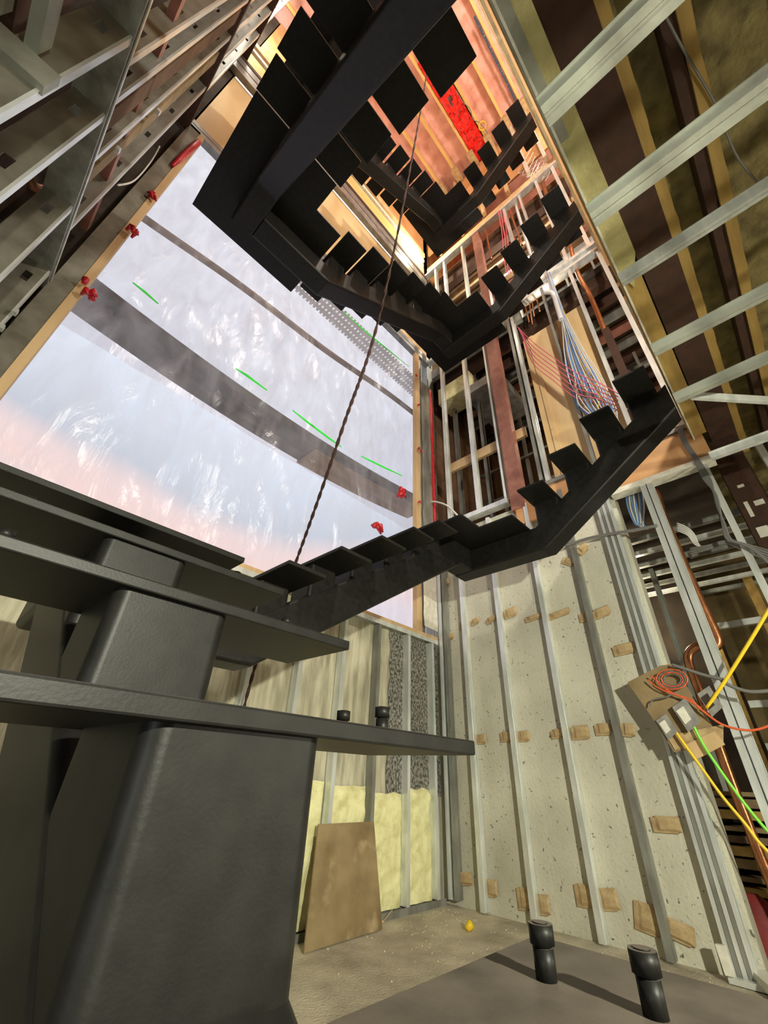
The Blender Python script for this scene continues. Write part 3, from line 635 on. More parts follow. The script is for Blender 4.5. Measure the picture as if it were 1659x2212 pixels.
tag(o, 'pale yellow cut board with a pointed end beside the wide red oxide ceiling beam', 'board')
o = MB().box(-.6, 1.18, -.12, -.052, 2.97, 2.99).build('grey_board', M['galvw']); tag(o, 'grey board strip along the stairwell edge above the cut yellow board', 'board')
o = MB().box(2.2, 4.3, -.18, -.06, 3.0, 3.06).build('edge_board', M['ochre']); tag(o, 'brown board along the stairwell edge past the pointed end of the yellow one', 'board')
for k, (x, w) in enumerate(((.78, .125), (1.283, .115), (1.692, .062), (2.28, .075), (2.80, .07))):
    m = MB()
    pr = hat(w*.72, .055, .005, w*.14)
    m.ext([(a, b) for a, b in pr], (x, -.045, 2.285), (x, -4.3, 2.285), (1, 0, 0), (0, 0, 1))
    o = m.build('ceiling_channel', M['galvd' if k in (2,) else 'galvw'])
    tag(o, ('widest ribbed zinc ceiling channel, highest in the photo', 'second ribbed zinc ceiling channel from the top of the photo', 'narrow ceiling channel ending beside the pointed yellow board', 'narrow ceiling channel ending above the top of the rising flight', 'bright ceiling channel ending at the top step of the rising flight')[k], 'ceiling channel', 'ceiling channels of the hall')
a = Vector(onz(2.3, 1490, 858)); b = Vector(onz(2.3, 1659, 868)); d = (b-a)*4
o = MB().ext(cprof(.06, .035), a, a+d, (0, 0, 1), Vector((1, 0, 0))).build('ceiling_channel', M['galv']); tag(o, 'channel splaying off level to the right from the top step', 'ceiling channel')
o = MB().ext(hat(.05, .05), (3.72, -.10, 2.32), (3.72, -4.3, 2.32), (1, 0, 0), (0, 0, 1)).build('ceiling_channel', M['galv']); tag(o, 'shiny ceiling channel crossing in front of the red oxide column', 'ceiling channel')
# red oxide column with paint marks
m = MB(); m.box(4.50, 4.53, -.36, -.14, -1.0, 3.0); m.box(4.72, 4.75, -.36, -.14, -1.0, 3.0); m.box(4.53, 4.72, -.26, -.24, -1.0, 3.0)
col = empty('steel_column', (4.6, -.25, -1)); tag(col, 'red oxide steel column with white paint marks at the right edge', 'column')
m.build('shaft', M['rust'], col)
for px, py, w, h in ((1618, 1100, .03, .16), (1640, 1085, .07, .05), (1650, 1148, .08, .10), (1600, 1050, .05, .03)):
    c = onx(4.498, px, py); MB().box(4.494, 4.4995, c[1]-w/2, c[1]+w/2, c[2]-h/2, c[2]+h/2).build('paint_mark', M['white'], col)
tree = MB(); c = [(-.02, 3.3)]
pp = [onz(2.95, 1430, 20), onz(2.97, 1478, 110), onz(2.98, 1540, 215), onz(2.98, 1570, 290), onz(2.97, 1600, 350), onz(2.97, 1659, 420)]
tag(MB().tube(smoothpath(pp, 8), .006, 6).build('ceiling_cable', M['grayc']), 'thin dark cable wandering across the ceiling foam', 'cable')

# ------------------------------------------------------------------ left framed wall
def webstud(x, y, z0, z1, lab, m='galvw', d=.16, mf='galv'):
    """stud whose web faces the camera, with punched service holes"""
    root = empty('metal_stud', (x-d/2, y, z0)); tag(root, lab, 'stud', 'studs of the left framed wall')
    f = .045; t = .005; x1 = x-d
    fl = MB().box(x-t, x, y, y+f, z0, z1); fl.box(x-t-.012, x-t, y+f-t, y+f, z0, z1); fl.box(x-.012, x+.001, y-.002, y, z0, z1)
    fl.build('flange', M[mf], root)  # bright edge against a darker web: uneven light put into the two materials
    MB().box(x1, x1+t, y, y+f, z0, z1).build('flange', M[m], root)
    mb = MB(); hz = [z0+.35+k*.72 for k in range(20) if z0+.35+k*.72 < z1-.1]; a = z0
    for h in hz:
        mb.box(x1+t, x-t, y, y+t, a, h-.05); mb.box(x1+t, x1+d*.36, y, y+t, h-.05, h+.05); mb.box(x-d*.36, x-t, y, y+t, h-.05, h+.05); a = h+.05
    mb.box(x1+t, x-t, y, y+t, a, z1)
    mb.build('web', M[m], root)
for k, y in enumerate((1.33, 1.76, 2.43, 3.05)):
    webstud(XL, y, -.99, 3.13, ORD[k]+' punched stud of the left wall below the strap, counted from the top left', 'galvx')
for k, y in enumerate((1.47, 1.70, 2.09, 2.68)):
    webstud(XL, y, 3.24, 6.85, ORD[k]+' punched stud of the left wall above the strap, counted from the top', 'galvx' if k % 2 == 0 else 'galvd', .13)
for k, y in enumerate((1.75, 2.05, 2.4, 2.75)):
    webstud(XL, y, 6.98, 10.2, ORD[k]+' stud of the left wall on the third floor, counted from the top', 'galvd', .13)
for k, y in enumerate((2.1, 2.6)):
    webstud(XL, y, 10.35, 13.9, ('left', 'right')[k]+' one of two studs of the left wall on the top floor', 'galvd', .13)
tag(MB().box(XL-.12, XL-.02, 1.83, 1.98, 3.24, 6.85).build('timber_stud', M['brown']), 'reddish brown timber stud in the left wall above the strap', 'stud')
tag(MB().box(XL-.12, XL-.03, 2.30, 2.42, 3.24, 6.85).build('timber_stud', M['board']), 'dusty brown timber stud in the left wall above the strap', 'stud')
tag(MB().box(XL-.22, XL-.17, 1.37, 2.9, 1.5, 2.0).build('backing_board', M['galvx']), 'dusty grey backing board behind the lower left studs', 'board')
o = MB().box(XL-.17, XL+.006, .8, 3.25, 3.13, 3.15).build('left_plate', M['galvd']); tag(o, 'dull plate on top of the lower studs of the left wall', 'plate')
m = MB(); m.box(XL+.004, XL+.010, .9, 3.8, 3.19, 3.215); m.box(XL-.02, XL+.004, .9, 3.2, 3.205, 3.215)
tag(m.build('metal_strap', M['galv']), 'thin metal strap edge slanting across the left framed wall', 'strap')
for z, nm, lab in ((6.86, 'left_plate', 'rusty plate of the left wall at third floor level'), (10.22, 'left_plate', 'plate of the left wall at top floor level')):
    tag(MB().box(XL-.15, XL+.01, .9, 3.25, z, z+.1).build(nm, M['rust']), lab, 'plate')
o = MB().box(XL-.62, XL-.46, .9, 3.2, 3.2, 3.9).build('rusty_joist', M['rust']); tag(o, 'rusty brown joist behind the left studs just above the strap', 'joist')
o = MB().box(XL-.13, XL-.05, 2.2, 3.1, 3.35, 3.40).build('rusty_rail', M['rustl']); tag(o, 'reddish rail behind the left studs', 'rail')
a = Vector((XL-.02, .9, 3.6)); 
tag(MB().bar((XL-.06, 1.2, 4.15), (XL-.06, 3.2, 4.0), .05, .10).build('rusty_rail', M['rustl']), 'reddish brown rail crossing behind the upper left studs', 'rail')
# joists and track framing at the top left corner
m = MB(); m.box(-2.6, XL+.01, 1.30, 1.34, 2.16, 2.30)
tag(m.build('header_track', M['galvw']), 'grey header track running off to the left edge at the top left', 'track')
for k, x in enumerate((XL-.07, XL-.20, XL-.42)):
    tag(MB().ext(cprof(.12, .045), (x, .35, 2.30), (x, 1.30, 2.30), (0, 0, 1), (-1, 0, 0)).build('soffit_joist', M['galvw']), ('rightmost', 'middle', 'leftmost')[k]+' of three short joists on the header track at the top left', 'joist')
pp = [onx(XL-.22, *p) for p in ((60, 372), (72, 402), (100, 408), (122, 402), (150, 372), (176, 352))]
tag(MB().tube(smoothpath(pp, 6), .03, 12).build('copper_pipe', M['copper']), 'short bent copper pipe behind the left studs', 'pipe')
for k, (px, py, r) in enumerate(((345, 55, .07), (398, 30, .05))):
    c = Vector(onx(XL-.1, px, py)); tag(MB().tube([c-Vector((0, 0, .08)), c, c+Vector((0, 0, .08))], lambda i: (.03, r, .03)[i], 8).build('foam_blob', M['foamg']), ('larger', 'smaller')[k]+' pale foam blob between the upper left studs', 'foam')
pp = [onx(XL+.0, *p) for p in ((255, 400), (290, 390), (325, 350), (345, 315))]
tag(MB().tube(smoothpath(pp, 8), .008, 6).build('loose_cable', M['whitec']), 'loose pale cable looping beside the left studs', 'cable')
for k, (px, py) in enumerate(((30, 672), (0, 706), (140, 655), (340, 240), (252, 322))):
    c = Vector(onx(XL+.004, px, py)); tag(MB().box(c.x-.006, c.x+.02, c.y-.02, c.y+.02, c.z-.02, c.z+.02).build('metal_clip', M['galv']), ('small brass-like clip low on the left studs near the left edge', 'clip cut by the left edge', 'clip where the strap meets the lower studs', 'bright clip on an upper left stud', 'bright clip nearer the strap on an upper left stud')[k], 'clip')
# dark debris panel at the left edge next to the sheet
c = onz(1.9, 0, 930)
o = MB().box(-.55, -.47, 3.1, 3.25, 1.53, 1.98).build('wood_block', M['ochre']); tag(o, 'dark wood block at the left edge against the lower corner of the sheet', 'block')

# ------------------------------------------------------------------ framing of the right wall above the concrete
def rail(y0, y1, z, h, x0, x1, name, m, lab, cat='plate'):
    tag(MB().box(x0, x1, y0, y1, z, z+h).build(name, M[m]), lab, cat)
rail(1.98, 3.2, 3.10, .07, 4.27, 4.39, 'bottom_plate', 'galv', 'galvanised bottom track of the second floor wall, left of the red oxide post')
rail(-.10, 1.62, 3.12, .05, 4.27, 4.39, 'bottom_plate', 'galvd', 'bottom track of the second floor wall under the plywood panel')
rail(-.10, 1.30, 6.86, .06, 4.27, 4.39, 'top_plate', 'galv', 'pale double track at third floor level above the plywood panel')
rail(1.30, 3.2, 6.60, .22, 4.37, 4.45, 'rim_board', 'galvd', 'grey metal rim above the left bays of the second floor wall')
rail(-.10, 3.25, 10.30, .07, 4.27, 4.39, 'top_plate', 'galv', 'pale track at top floor level crossing the whole right wall')
rail(-.10, 3.25, 7.02, .06, 4.27, 4.39, 'bottom_plate', 'galv', 'bottom track of the third floor wall')
rail(-.10, 3.25, 6.50, .32, 4.60, 4.75, 'rim_joist', 'rust', 'red oxide rim joist hidden behind the third floor tracks', 'joist')
rail(-.10, 3.25, 9.85, .40, 4.60, 4.75, 'rim_joist', 'rust', 'reddish rim joist behind the top floor track', 'joist')
rail(-.10, 3.25, 10.45, .45, 4.42, 4.47, 'plywood_band', 'ply', 'bright plywood band above the top floor track', 'plywood')
rail(2.0, 3.0, 4.17, .17, 4.42, 4.47, 'wood_blocking', 'wood', 'pale wood blocking board across the left second floor bays', 'blocking')
rail(1.62, 2.0, 4.17, .17, 4.42, 4.47, 'wood_blocking', 'wood', 'short pale wood blocking just right of the red oxide post', 'blocking')
def rstud(pa, pb, z0, z1, w, m, lab, X=4.30, d=.09):
    y = (onx(X, *pa)[1]+onx(X, *pb)[1])/2
    o = MB().ext(cprof(d, w), (X, y+w/2, z0), (X, y+w/2, z1), (1, 0, 0), (0, -1, 0)).build('metal_stud', M[m]); tag(o, lab, 'stud', 'studs of the upper right wall')
L2 = [((955, 815), (968, 1118), .05, 'galv', 'leftmost stud of the second floor wall beside the red wrap'), ((1003, 776), (1029, 1102), .055, 'galv', 'stud of the second floor wall midway between the red wrap and the red oxide post'),
      ((1044, 743), (1090, 1078), .03, 'galv', 'thin stud touching the left side of the red oxide post'), ((1098, 690), (1168, 1050), .045, 'galvd', 'first stud right of the red oxide post'),
      ((1106, 690), (1184, 1050), .045, 'galv', 'bright stud at the left edge of the plywood panel')]
for pa, pb, w, mm, lab in L2: rstud(pa, pb, 3.17, 6.86, w, mm, lab)
for k, (y, mm) in enumerate(((1.62, 'galv'), (3.02, 'galvd'), (2.5, 'galvd'))):
    tag(MB().ext(cprof(.09, .05), (4.75, y, 3.17), (4.75, y, 6.5), (1, 0, 0), (0, -1, 0)).build('metal_stud', M[mm]), ('second row stud seen right of the red oxide post', 'second row stud behind the leftmost second floor stud', 'second row stud seen between the left second floor studs')[k], 'stud')
o = MB().box(4.29, 4.41, 1.76, 1.95, 2.95, 6.75).build('steel_post', M['rustl']); tag(o, 'red oxide post standing in the second floor wall', 'post')
for (pa, pb, w, mm, lab) in (((1170, 670), (1262, 880), .035, 'galvd', 'dull grey stud in front of the plywood panel'), ((1228, 600), (1322, 800), .045, 'galv', 'bright stud between the cable fan and the copper pipe'), ((1292, 548), (1432, 826), .055, 'galv', 'bright stud at the right end of the second floor wall')):
    rstud(pa, pb, 3.17, 6.88, w, mm, lab, 4.29)
pl_ = MB().box(4.40, 4.43, .42, 1.36, 3.18, 6.05)
pl_.box(4.385, 4.40, 1.20, 1.27, 3.18, 6.05)
tag(pl_.build('plywood_sheet', M['ply']), 'large plywood panel standing in the second floor wall behind the cables', 'plywood')
# third-floor studs
L3 = [(2.95, 'galv', .045), (2.70, 'galv', .045), (2.20, 'galv', .05), (1.12, 'galv', .05), (.76, 'galv', .04), (.40, 'galv', .05), (.06, 'galv', .06)]
for k, (y, mm, w) in enumerate(L3):
    tag(MB().ext(cprof(.09, w), (4.30, y, 7.08), (4.30, y, 10.3), (1, 0, 0), (0, -1, 0)).build('metal_stud', M[mm]), ORD[k]+' stud from the left in the third floor wall', 'stud', 'studs of the third floor wall')
o = MB().box(4.28, 4.40, 1.72, 1.88, 7.05, 10.3).build('timber_post', M['rustl']); tag(o, 'reddish timber post standing in the third floor wall', 'post')
for k, y in enumerate((2.75, 2.1, 1.5, .9, .4, .02)):
    tag(MB().box(4.30, 4.40, y, y+.07, 10.9, 13.9).build('timber_stud', M['wood' if k < 4 else 'galv']), ORD[k]+' stud from the left in the top floor wall', 'stud', 'studs of the top floor wall')
o = MB().box(4.42, 4.46, -.1, 3.2, 11.5, 13.9).build('top_sheathing', M['plyo']); tag(o, 'orange sheathing behind the top floor studs', 'plywood')
# rear-room framing: joists of each floor, seen edge on
for f, (z, n) in enumerate(((6.45, 'second'), (9.85, 'third'))):
    for k in range(7):
        x = 4.95+k*.33
        tag(MB().box(x, x+.05, -.1, 3.3, z, z+.22).build('ceiling_joist', M[('rust', 'galvd', 'rustl', 'galvd', 'rust', 'galvd', 'rust')[k] if f == 0 else ('wood', 'galvd', 'rustl', 'galv', 'wood', 'galvd', 'rustl')[k]]), ORD[k]+' joist behind the right wall under the '+('third' if f == 0 else 'top')+' floor', 'joist', 'joists behind the right wall')
for f, z in enumerate((3.3, 7.1)):
    for k in range(6):
        y = .1+k*.55
        tag(MB().box(6.1, 6.19, y, y+.045, z-.1, z+3.1).build('metal_stud', M['galvd']), ORD[k]+' stud from the right in the rear room on the '+('second', 'third')[f]+' floor', 'stud', 'studs in the rear rooms')
    for k in range(4):
        zz = z+.5+k*.7
        tag(MB().box(6.05, 6.09, -.1, 3.3, zz, zz+.05).build('cross_rail', M['galv' if f else 'galvd']), ('lowest', 'second', 'third', 'highest')[k]+' cross rail in the rear room on the '+('second', 'third')[f]+' floor', 'rail', 'cross rails in the rear rooms')
# duct and foam at the head of the left bays
o = MB().box(4.5, 4.9, 2.45, 3.15, 5.95, 6.35).build('foam_block', M['foam']); tag(o, 'bright yellow foam block at the head of the left second floor bay', 'foam')
o = MB().box(4.5, 5.6, 1.9, 2.6, 5.75, 5.95).build('metal_duct', M['ducts']); tag(o, 'grey metal duct under the third floor behind the left bays', 'duct')
# conduit curve
pp = [onx(4.28, *p) for p in ((918, 1085), (940, 1084), (965, 1092), (985, 1110), (1000, 1128))]
tag(MB().tube(smoothpath(pp, 6), .014, 10).build('flexible_conduit', M['whitec']), 'curved pale conduit entering beside the red wrap', 'conduit')
# ------------------------------------------------------------------ pipes and cables
def pipe(pts, r, name, m, lab, cat, X=4.5, n=12, k=5, grp=None):
    P = [onx(q[2] if len(q) > 2 else X, q[0], q[1]) for q in pts]
    tag(MB().tube(smoothpath(P, k), r, n).build(name, M[m]), lab, cat, grp)
pipe([(1232, 532), (1248, 590), (1275, 640), (1308, 720)], .035, 'copper_pipe', 'copper', 'thick copper pipe rising through the second floor wall', 'pipe', 4.4)
tag(MB().box(4.36, 4.44, .22, .31, 3.7, 5.25).build('pipe_drop', M['rust']), 'dark red lower length of the copper riser in the second floor wall', 'pipe')
pipe([(1262, 606), (1285, 594), (1297, 586), (1304, 584)], .016, 'copper_branch', 'copper', 'thin copper branch pipe near the head of the second floor wall', 'pipe', 4.6)
for k, (a, b, c, d) in enumerate(((1133, 655, 1143, 695), (1143, 650, 1150, 700), (1148, 640, 1154, 683), (1158, 640, 1166, 672))):
    pipe([(a, b), ((a+c)/2, (b+d)/2), (c, d)], .012, 'pipe_stub', 'copper', ORD[k]+' from the left of the short pipe stubs hanging under the third floor track', 'pipe', 4.45, 8)
pipe([(1176, 632), (1190, 632), (1197, 640), (1203, 660), (1212, 690)], .034, 'drain_elbow', 'pvc', 'white plastic drain pipe with an elbow under the third floor track', 'pipe', 4.21)
for k, (pts) in enumerate((((1040, 455), (1062, 560)), ((1075, 450), (1100, 540)), ((1085, 455), (1118, 530)), ((1096, 440), (1128, 530)))):
    (a, b), (c, d) = pts
    pipe([(a, b), ((a+c)/2, (b+d)/2), (c, d)], .02, 'copper_riser', 'copper', ORD[k]+' from the left of the thin copper risers in the third floor wall', 'pipe', 4.45, 8)
pipe([(1172, 395), (1180, 420), (1188, 450)], .04, 'copper_riser', 'copper', 'thick short copper riser near the right end of the third floor wall', 'pipe', 4.45)
pipe([(1112, 430), (1122, 470), (1150, 560)], .032, 'drain_riser', 'pvc', 'white drain riser behind the treads of the third floor wall', 'pipe', 4.45)
random.seed(11)
for k in range(26):
    t = k/25; mid = random.uniform(-8, 8)
    cols = ('blue', 'whitec', 'blue', 'whitec', 'whitec', 'blue', 'grayc')
    p = [(1178+t*10, 590+random.uniform(-4, 4)), (1194+t*12, 640), (1212+t*12, 690+random.uniform(-6, 6)), (1220+t*42+mid*.6, 760), (1232+t*68+mid, 820), (1248+t*78+random.uniform(-8, 8), 868+random.uniform(-4, 10)), (1285+t*50, 905)]
    m_ = cols[k % 7]
    pipe(p, .0065, 'hanging_cable', m_, {'blue': 'thin blue cable', 'whitec': 'thin white cable', 'grayc': 'thin grey cable'}[m_]+' in the fan of cables hanging before the plywood panel', 'cable', 4.25+random.uniform(-.03, .03), 5, 5, {'blue': 'blue', 'whitec': 'white', 'grayc': 'grey'}[m_]+' cables hanging before the plywood panel')
pipe([(1216, 668), (1245, 740), (1275, 800), (1294, 850), (1292, 880)], .008, 'yellow_cable', 'yellow', 'single orange-yellow cable along the right side of the cable fan', 'cable', 4.24, 6)
for k in range(6):
    o_ = k*9
    pipe([(1118+k*2, 706+o_*.4), (1150, 738+o_), (1195, 772+o_*1.1), (1245, 806+o_*1.2), (1290, 825+o_), (1335, 850+o_*.8)], .006, 'pink_cable', 'pinkc', 'thin pink cable slanting across the plywood panel', 'cable', 4.10+.03*k, 6, 5, 'pink cables across the plywood panel')
for k in range(3):
    pipe([(1076+k*5, 455), (1084+k*5, 500), (1088+k*6, 550), (1094+k*4, 590)], .008, 'pink_cable', 'pinkc', 'pink cable hanging in the third floor wall between two treads', 'cable', 4.27, 6, 5, 'pink cables in the third floor wall')
for k in range(5):
    pipe([(1150+k*7, 380+k*3), (1170+k*5, 340+k*6), (1120+k*9, 375+k*4), (1148+k*4, 320+k*9)], .007, 'white_cable', 'whitec', 'loose white cable in the top floor wall', 'cable', 4.35, 6, 6, 'loose white cables in the top floor wall')
# ground floor bay: copper pipes, back ceiling rails
pipe([(1418, 1060), (1436, 1120), (1462, 1180), (1488, 1240), (1520, 1310), (1546, 1365), (1553, 1385), (1548, 1396), (1532, 1399), (1510, 1396), (1494, 1404), (1487, 1420), (1492, 1445), (1510, 1490), (1527, 1545)], .036, 'copper_pipe', 'copper', 'copper pipe with two elbows in the open ground floor bay', 'pipe', 4.55)
pipe([(1548, 1600), (1580, 1690), (1615, 1780), (1650, 1870), (1700, 1985)], .036, 'copper_pipe', 'copper', 'copper pipe continuing to the floor below the wire panel', 'pipe', 4.55)
for k in range(7):
    x = 4.9+k*.36
    tag(MB().ext(hat(.06, .04), (x, -1.6, 2.35), (x, 3.3, 2.35), (1, 0, 0), (0, 0, 1)).build('rear_ceiling_channel', M['galv' if k % 2 else 'galvd']), ORD[k]+' nearest ceiling channel of the rear room seen through the open bays', 'ceiling channel', 'ceiling channels in the ground floor rear room')
for k, z in enumerate((2.05, 1.30, .62, .30, -.25)):
    tag(MB().box(4.95, 5.0, -1.6, .40, z, z+.055).build('cross_rail', M['galv' if k in (1, 2, 4) else 'galvd']), ('highest', 'second highest', 'middle', 'second lowest', 'lowest')[k]+' cross rail in the open bay at the right edge', 'rail')
for k in range(4):
    tag(MB().box(6.9, 6.96, -1.2+k*.6, -1.1+k*.6, -.9, 2.4).build('batten', M['ochre']), ORD[k]+' ochre batten from the right on the dim rear wall', 'batten', 'battens on the dim rear wall')
for k in range(2):
    tag(MB().ext(cprof(.09, .05), (5.6, .9+k*.45, -1), (5.6, .9+k*.45, 2.3), (1, 0, 0), (0, -1, 0)).build('metal_stud', M['galvd']), ('right', 'left')[k]+' one of two dim studs inside the ground floor rear room', 'stud')
o = MB().box(7.0, 7.35, .6, 3.4, -1, 2.6).build('dark_partition', M['dark']); tag(o, 'dark partition at the back of the ground floor rear room', 'partition')
# cable bundles in the ground bay
random.seed(5)
for k in range(12):
    t = k/11
    pipe([(1352+t*34, 1055), (1355+t*36, 1090+random.uniform(-5, 5)), (1368+t*22, 1125), (1375+t*18+random.uniform(-5, 5), 1135), (1400, 1138+t*6)], .008, 'slack_cable', ('blue', 'grayc', 'whitec')[k % 3], 'slack '+('blue', 'grey', 'white')[k % 3]+' cable hanging under the header track', 'cable', 4.45, 5, 5, 'slack '+('blue', 'grey', 'white')[k % 3]+' cables under the header track')
pipe([(1222, 1180), (1260, 1166), (1310, 1155), (1370, 1145), (1420, 1135)], .016, 'grey_conduit', 'grayc', 'grey conduit running level from under the flight into the open bay', 'conduit', 4.25)
for k in range(6):
    pipe([(1464+k*2, 925), (1475+k*2, 955), (1498+k*2, 990), (1520+k*3, 1035), (1548, 1070+k*4), (1560+k, 1130), (1570+k*2, 1165), (1600+k*5, 1172+k*3), (1680, 1195+k*8)], .008, 'grey_cable', 'grayc', 'dark cable in the bundle strapped to the single stud near the right edge', 'cable', 4.24, 5, 5, 'dark cables strapped to the single stud')
for k in range(5):
    pipe([(1462, 1130+k*4), (1485, 1140+k*4), (1500, 1155+k*5), (1508+k*2, 1175+k*2)], .008, 'grey_cable', 'whitec', 'pale cable looping beside the copper pipe', 'cable', 4.6, 5, 5, 'pale cables beside the copper pipe')
for k in range(4):
    pipe([(1490, 1185+k*4), (1530, 1178+k*3), (1570, 1168+k*2), (1620, 1180+k*5), (1680, 1200+k*6)], .008, 'grey_cable', 'grayc', 'dark cable sagging to the right edge behind the studs', 'cable', 4.45, 5, 5, 'dark cables sagging behind the studs')

# ------------------------------------------------------------------ wire panel
pan = empty('wire_panel', (4.15, .8, .2)); tag(pan, 'tilted plywood panel with three grey power supplies and tangled red wire', 'panel')
Xp = 4.14
def pv(px, py, dx=0): v = Vector(onx(Xp+dx, px, py)); return v
def plate(px, t, dx, m, nm, par=pan):
    a = [pv(x, y, dx) for x, y in px]; return MB().prism([[p+Vector((t, 0, 0)) for p in a], a]).build(nm, M[m], par)
plate([(1355, 1474), (1425, 1438), (1452, 1434), (1562, 1604), (1456, 1625), (1412, 1555)], .02, 0, 'board', 'backing')
plate([(1440, 1590), (1562, 1565), (1562, 1606), (1458, 1620)], .015, -.01, 'cleat', 'ledge')
plate([(1478, 1610), (1542, 1580), (1566, 1608), (1505, 1640)], .02, -.02, 'wood', 'shelf')
for k, (x, y, s) in enumerate(((1437, 1570, .85), (1478, 1545, 1.1), (1530, 1515, 1.0))):
    b = [(x-24*s, y-16*s), (x+2*s, y-34*s), (x+32*s, y+12*s), (x+8*s, y+34*s)]
    bx = MB().prism([[pv(*p) for p in b], [pv(p[0], p[1], -.07) for p in b]]).build('power_supply', M['grey'], pan)
    c = [(x-16*s, y-8*s), (x-2*s, y-18*s), (x+14*s, y+8*s), (x+2*s, y+18*s)]
    MB().prism([[pv(p[0], p[1], -.068) for p in c], [pv(p[0], p[1], -.078) for p in c]]).build('terminal_strip', M['white' if k < 2 else 'dark'], bx)
random.seed(3)
for k in range(4):
    c = pv(1452, 1468, -.05); r = .06+.016*k; a0 = k
    m = MB().tube([c+Vector((-.006*k, math.cos(a0+i*.5)*r, math.sin(a0+i*.5)*r*.7)) for i in range(15)], .005, 5); m.build('wire_loop', M['orange' if k % 2 else 'grayc'], pan)
def pw(pts, r, m, lab, top=False):
    P = smoothpath([pv(p[0], p[1], p[2] if len(p) > 2 else -.06) for p in pts], 6)
    if top: tag(MB().tube(P, r, 8).build('signal_cable', M[m]), lab, 'cable')
    else: MB().tube(P, r, 6).build('wire', M[m], pan)
pw([(1405, 1460), (1425, 1475), (1440, 1490), (1470, 1505), (1500, 1520), (1515, 1530)], .007, 'orange', '')
pw([(1400, 1468), (1420, 1485), (1455, 1500), (1490, 1510), (1510, 1528)], .006, 'orange', '')
pw([(1405, 1525), (1410, 1512), (1440, 1505), (1460, 1495)], .006, 'grayc', '')
pw([(1452, 1436), (1480, 1445), (1520, 1458), (1560, 1468), (1575, 1480), (1620, 1494), (1680, 1490)], .013, 'grayc', 'grey flexible conduit leaving the top of the wire panel to the right', True)
pw([(1440, 1562), (1455, 1575), (1480, 1610), (1520, 1665), (1560, 1720), (1610, 1780), (1640, 1820), (1690, 1870)], .010, 'yellow', 'yellow cable dropping from the left power supply to the lower right', True)
pw([(1494, 1560), (1520, 1610), (1560, 1670), (1600, 1725), (1640, 1775), (1690, 1830)], .010, 'lime', 'bright green cable dropping from the middle power supply', True)
pw([(1526, 1530, -.07), (1570, 1465, -.10), (1620, 1385, -.13), (1662, 1315, -.16), (1700, 1255, -.18)], .012, 'yellow', 'taut yellow cable rising from the wire panel to the right edge', True)
pw([(1505, 1525), (1530, 1545), (1560, 1565), (1600, 1576), (1635, 1576), (1680, 1560)], .008, 'orange', 'orange wire sagging from the wire panel to the right edge', True)

# ------------------------------------------------------------------ shelves of lumber, sack, floor trims at lower right
random.seed(9)
for k in range(10):
    z = -.72+k*.078; x0 = 4.95+random.uniform(-.03, .03)
    tag(MB().box(x0, 6.3, -.9, 1.02+random.uniform(-.02, .05), z, z+random.choice((.03, .045, .06))).build('stacked_board', M[('board', 'ochre', 'plankb')[k % 3]]), ORD[k]+' board from the bottom of the lumber stack in the rear room', 'board', 'lumber stack in the rear room')
c = onz(-.98, 1625, 2050); m = MB()
rings = []
for j in range(7):
    t = j/6; r = .17*math.sqrt(max(.02, 1-t*t))+.01
    rings.append([(4.72+r*.7*math.cos(a*math.pi/6)*(1+.12*noise.noise(Vector((a, j, 1)))), .80+r*1.2*math.sin(a*math.pi/6)*(1+.12*noise.noise(Vector((a, j, 4)))), -1.0+.40*t) for a in range(12)])
o = m.prism(rings, True).build('red_sack', M['redb']); tag(o, 'dark red sack slumped on the floor behind the bundled studs', 'sack')
a = [onz(-.97, 1562, 2075), onz(-.985, 1580, 2100)]
tag(MB().bar(onx(4.20, 1555, 2040), onx(4.20, 1578, 2108), .05, .03, (1, 0, 0)).build('corner_trim', M['white']), 'short off-white trim standing at the foot of the bundled studs', 'trim')
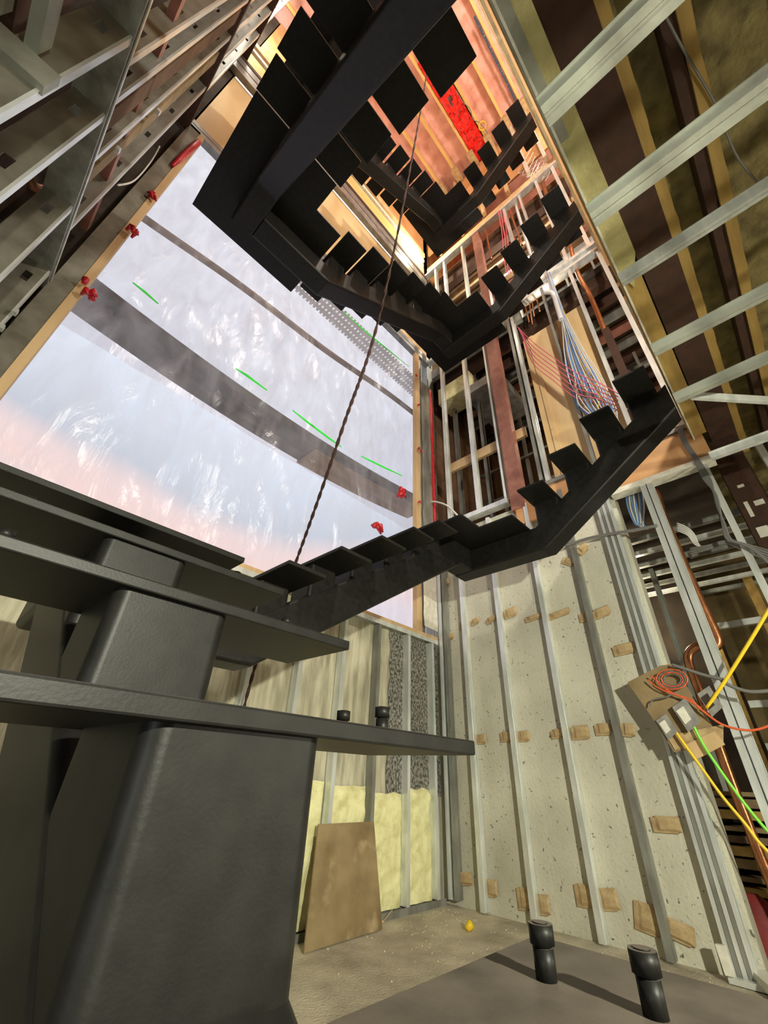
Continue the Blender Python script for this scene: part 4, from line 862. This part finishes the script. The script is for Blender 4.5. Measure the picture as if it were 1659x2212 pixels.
tag(MB().bar(onz(-.98, 1575, 2115), onz(-.98, 1675, 2142), .05, .03).build('floor_trim', M['galv']), 'shiny track end lying on the floor at the lower right edge', 'trim')
tag(MB().bar(onz(-.95, 1608, 2078), onz(-.95, 1690, 2150), .09, .05).build('foam_tube', M['white']), 'pale tube lying on the floor at the lower right edge', 'tube')

# ------------------------------------------------------------------ roof timbers
for k, y in enumerate((.03, .50, 1.0, 1.5, 2.0, 2.5, 2.95)):
    tag(MB().box(-.9, 4.32, y-.03, y+.03, 13.98, 14.22).build('roof_rafter', M['woodh']), ORD[k]+' roof rafter from the right across the pink insulation', 'rafter', 'roof rafters')
    tag(MB().box(4.05, 4.55, y-.10, y+.06, 13.80, 13.97).build('rafter_block', M['cleat']), 'grey-brown block under the outer end of the '+ORD[k]+' rafter from the right', 'block', 'blocks under the rafter ends')
rings = []; m = MB(); vs = []; fs = []; n = 60
for i in range(n+1):
    x = 1.9+2.55*i/n
    for j in range(9):
        y = 1.06+.40*j/8; vs.append((x, y, 13.97+.05*noise.noise(Vector((x*6, y*9, 3)))+.03*noise.noise(Vector((x*19, y*19, 3)))))
for i in range(n):
    for j in range(8):
        a = i*9+j
        q = noise.noise(Vector((i*.11, j*.35, 8)))
        if q > .56: continue
        fs.append((a, a+1, a+10, a+9))
m.add(vs, fs, True); tag(m.build('red_sheeting', M['redp']), 'vivid red crinkled sheeting between two roof rafters', 'sheeting')
o = MB().box(2.2, 4.35, .08, .13, 13.94, 13.97).build('lettered_strip', M['navy']); tag(o, 'dark blue printed strip beside the first roof rafter', 'strip')
c = onz(13.9, 1042, 272)
tag(MB().tube([(c[0]+.09*math.cos(a*.45), c[1]+.09*math.sin(a*.45), 13.9) for a in range(15)], .012, 6).build('cable_ring', M['yellow']), 'small coiled cable ring hanging under the rafters', 'cable')
pp = [onz(13.92, *p) for p in ((985, 195), (1000, 220), (1015, 235), (1022, 258), (1035, 264), (1042, 272), (1055, 290), (1062, 300))]
tag(MB().tube(smoothpath(pp, 5), .010, 5).build('roof_cable', M['grayc']), 'thin dark cable running under the rafters', 'cable')
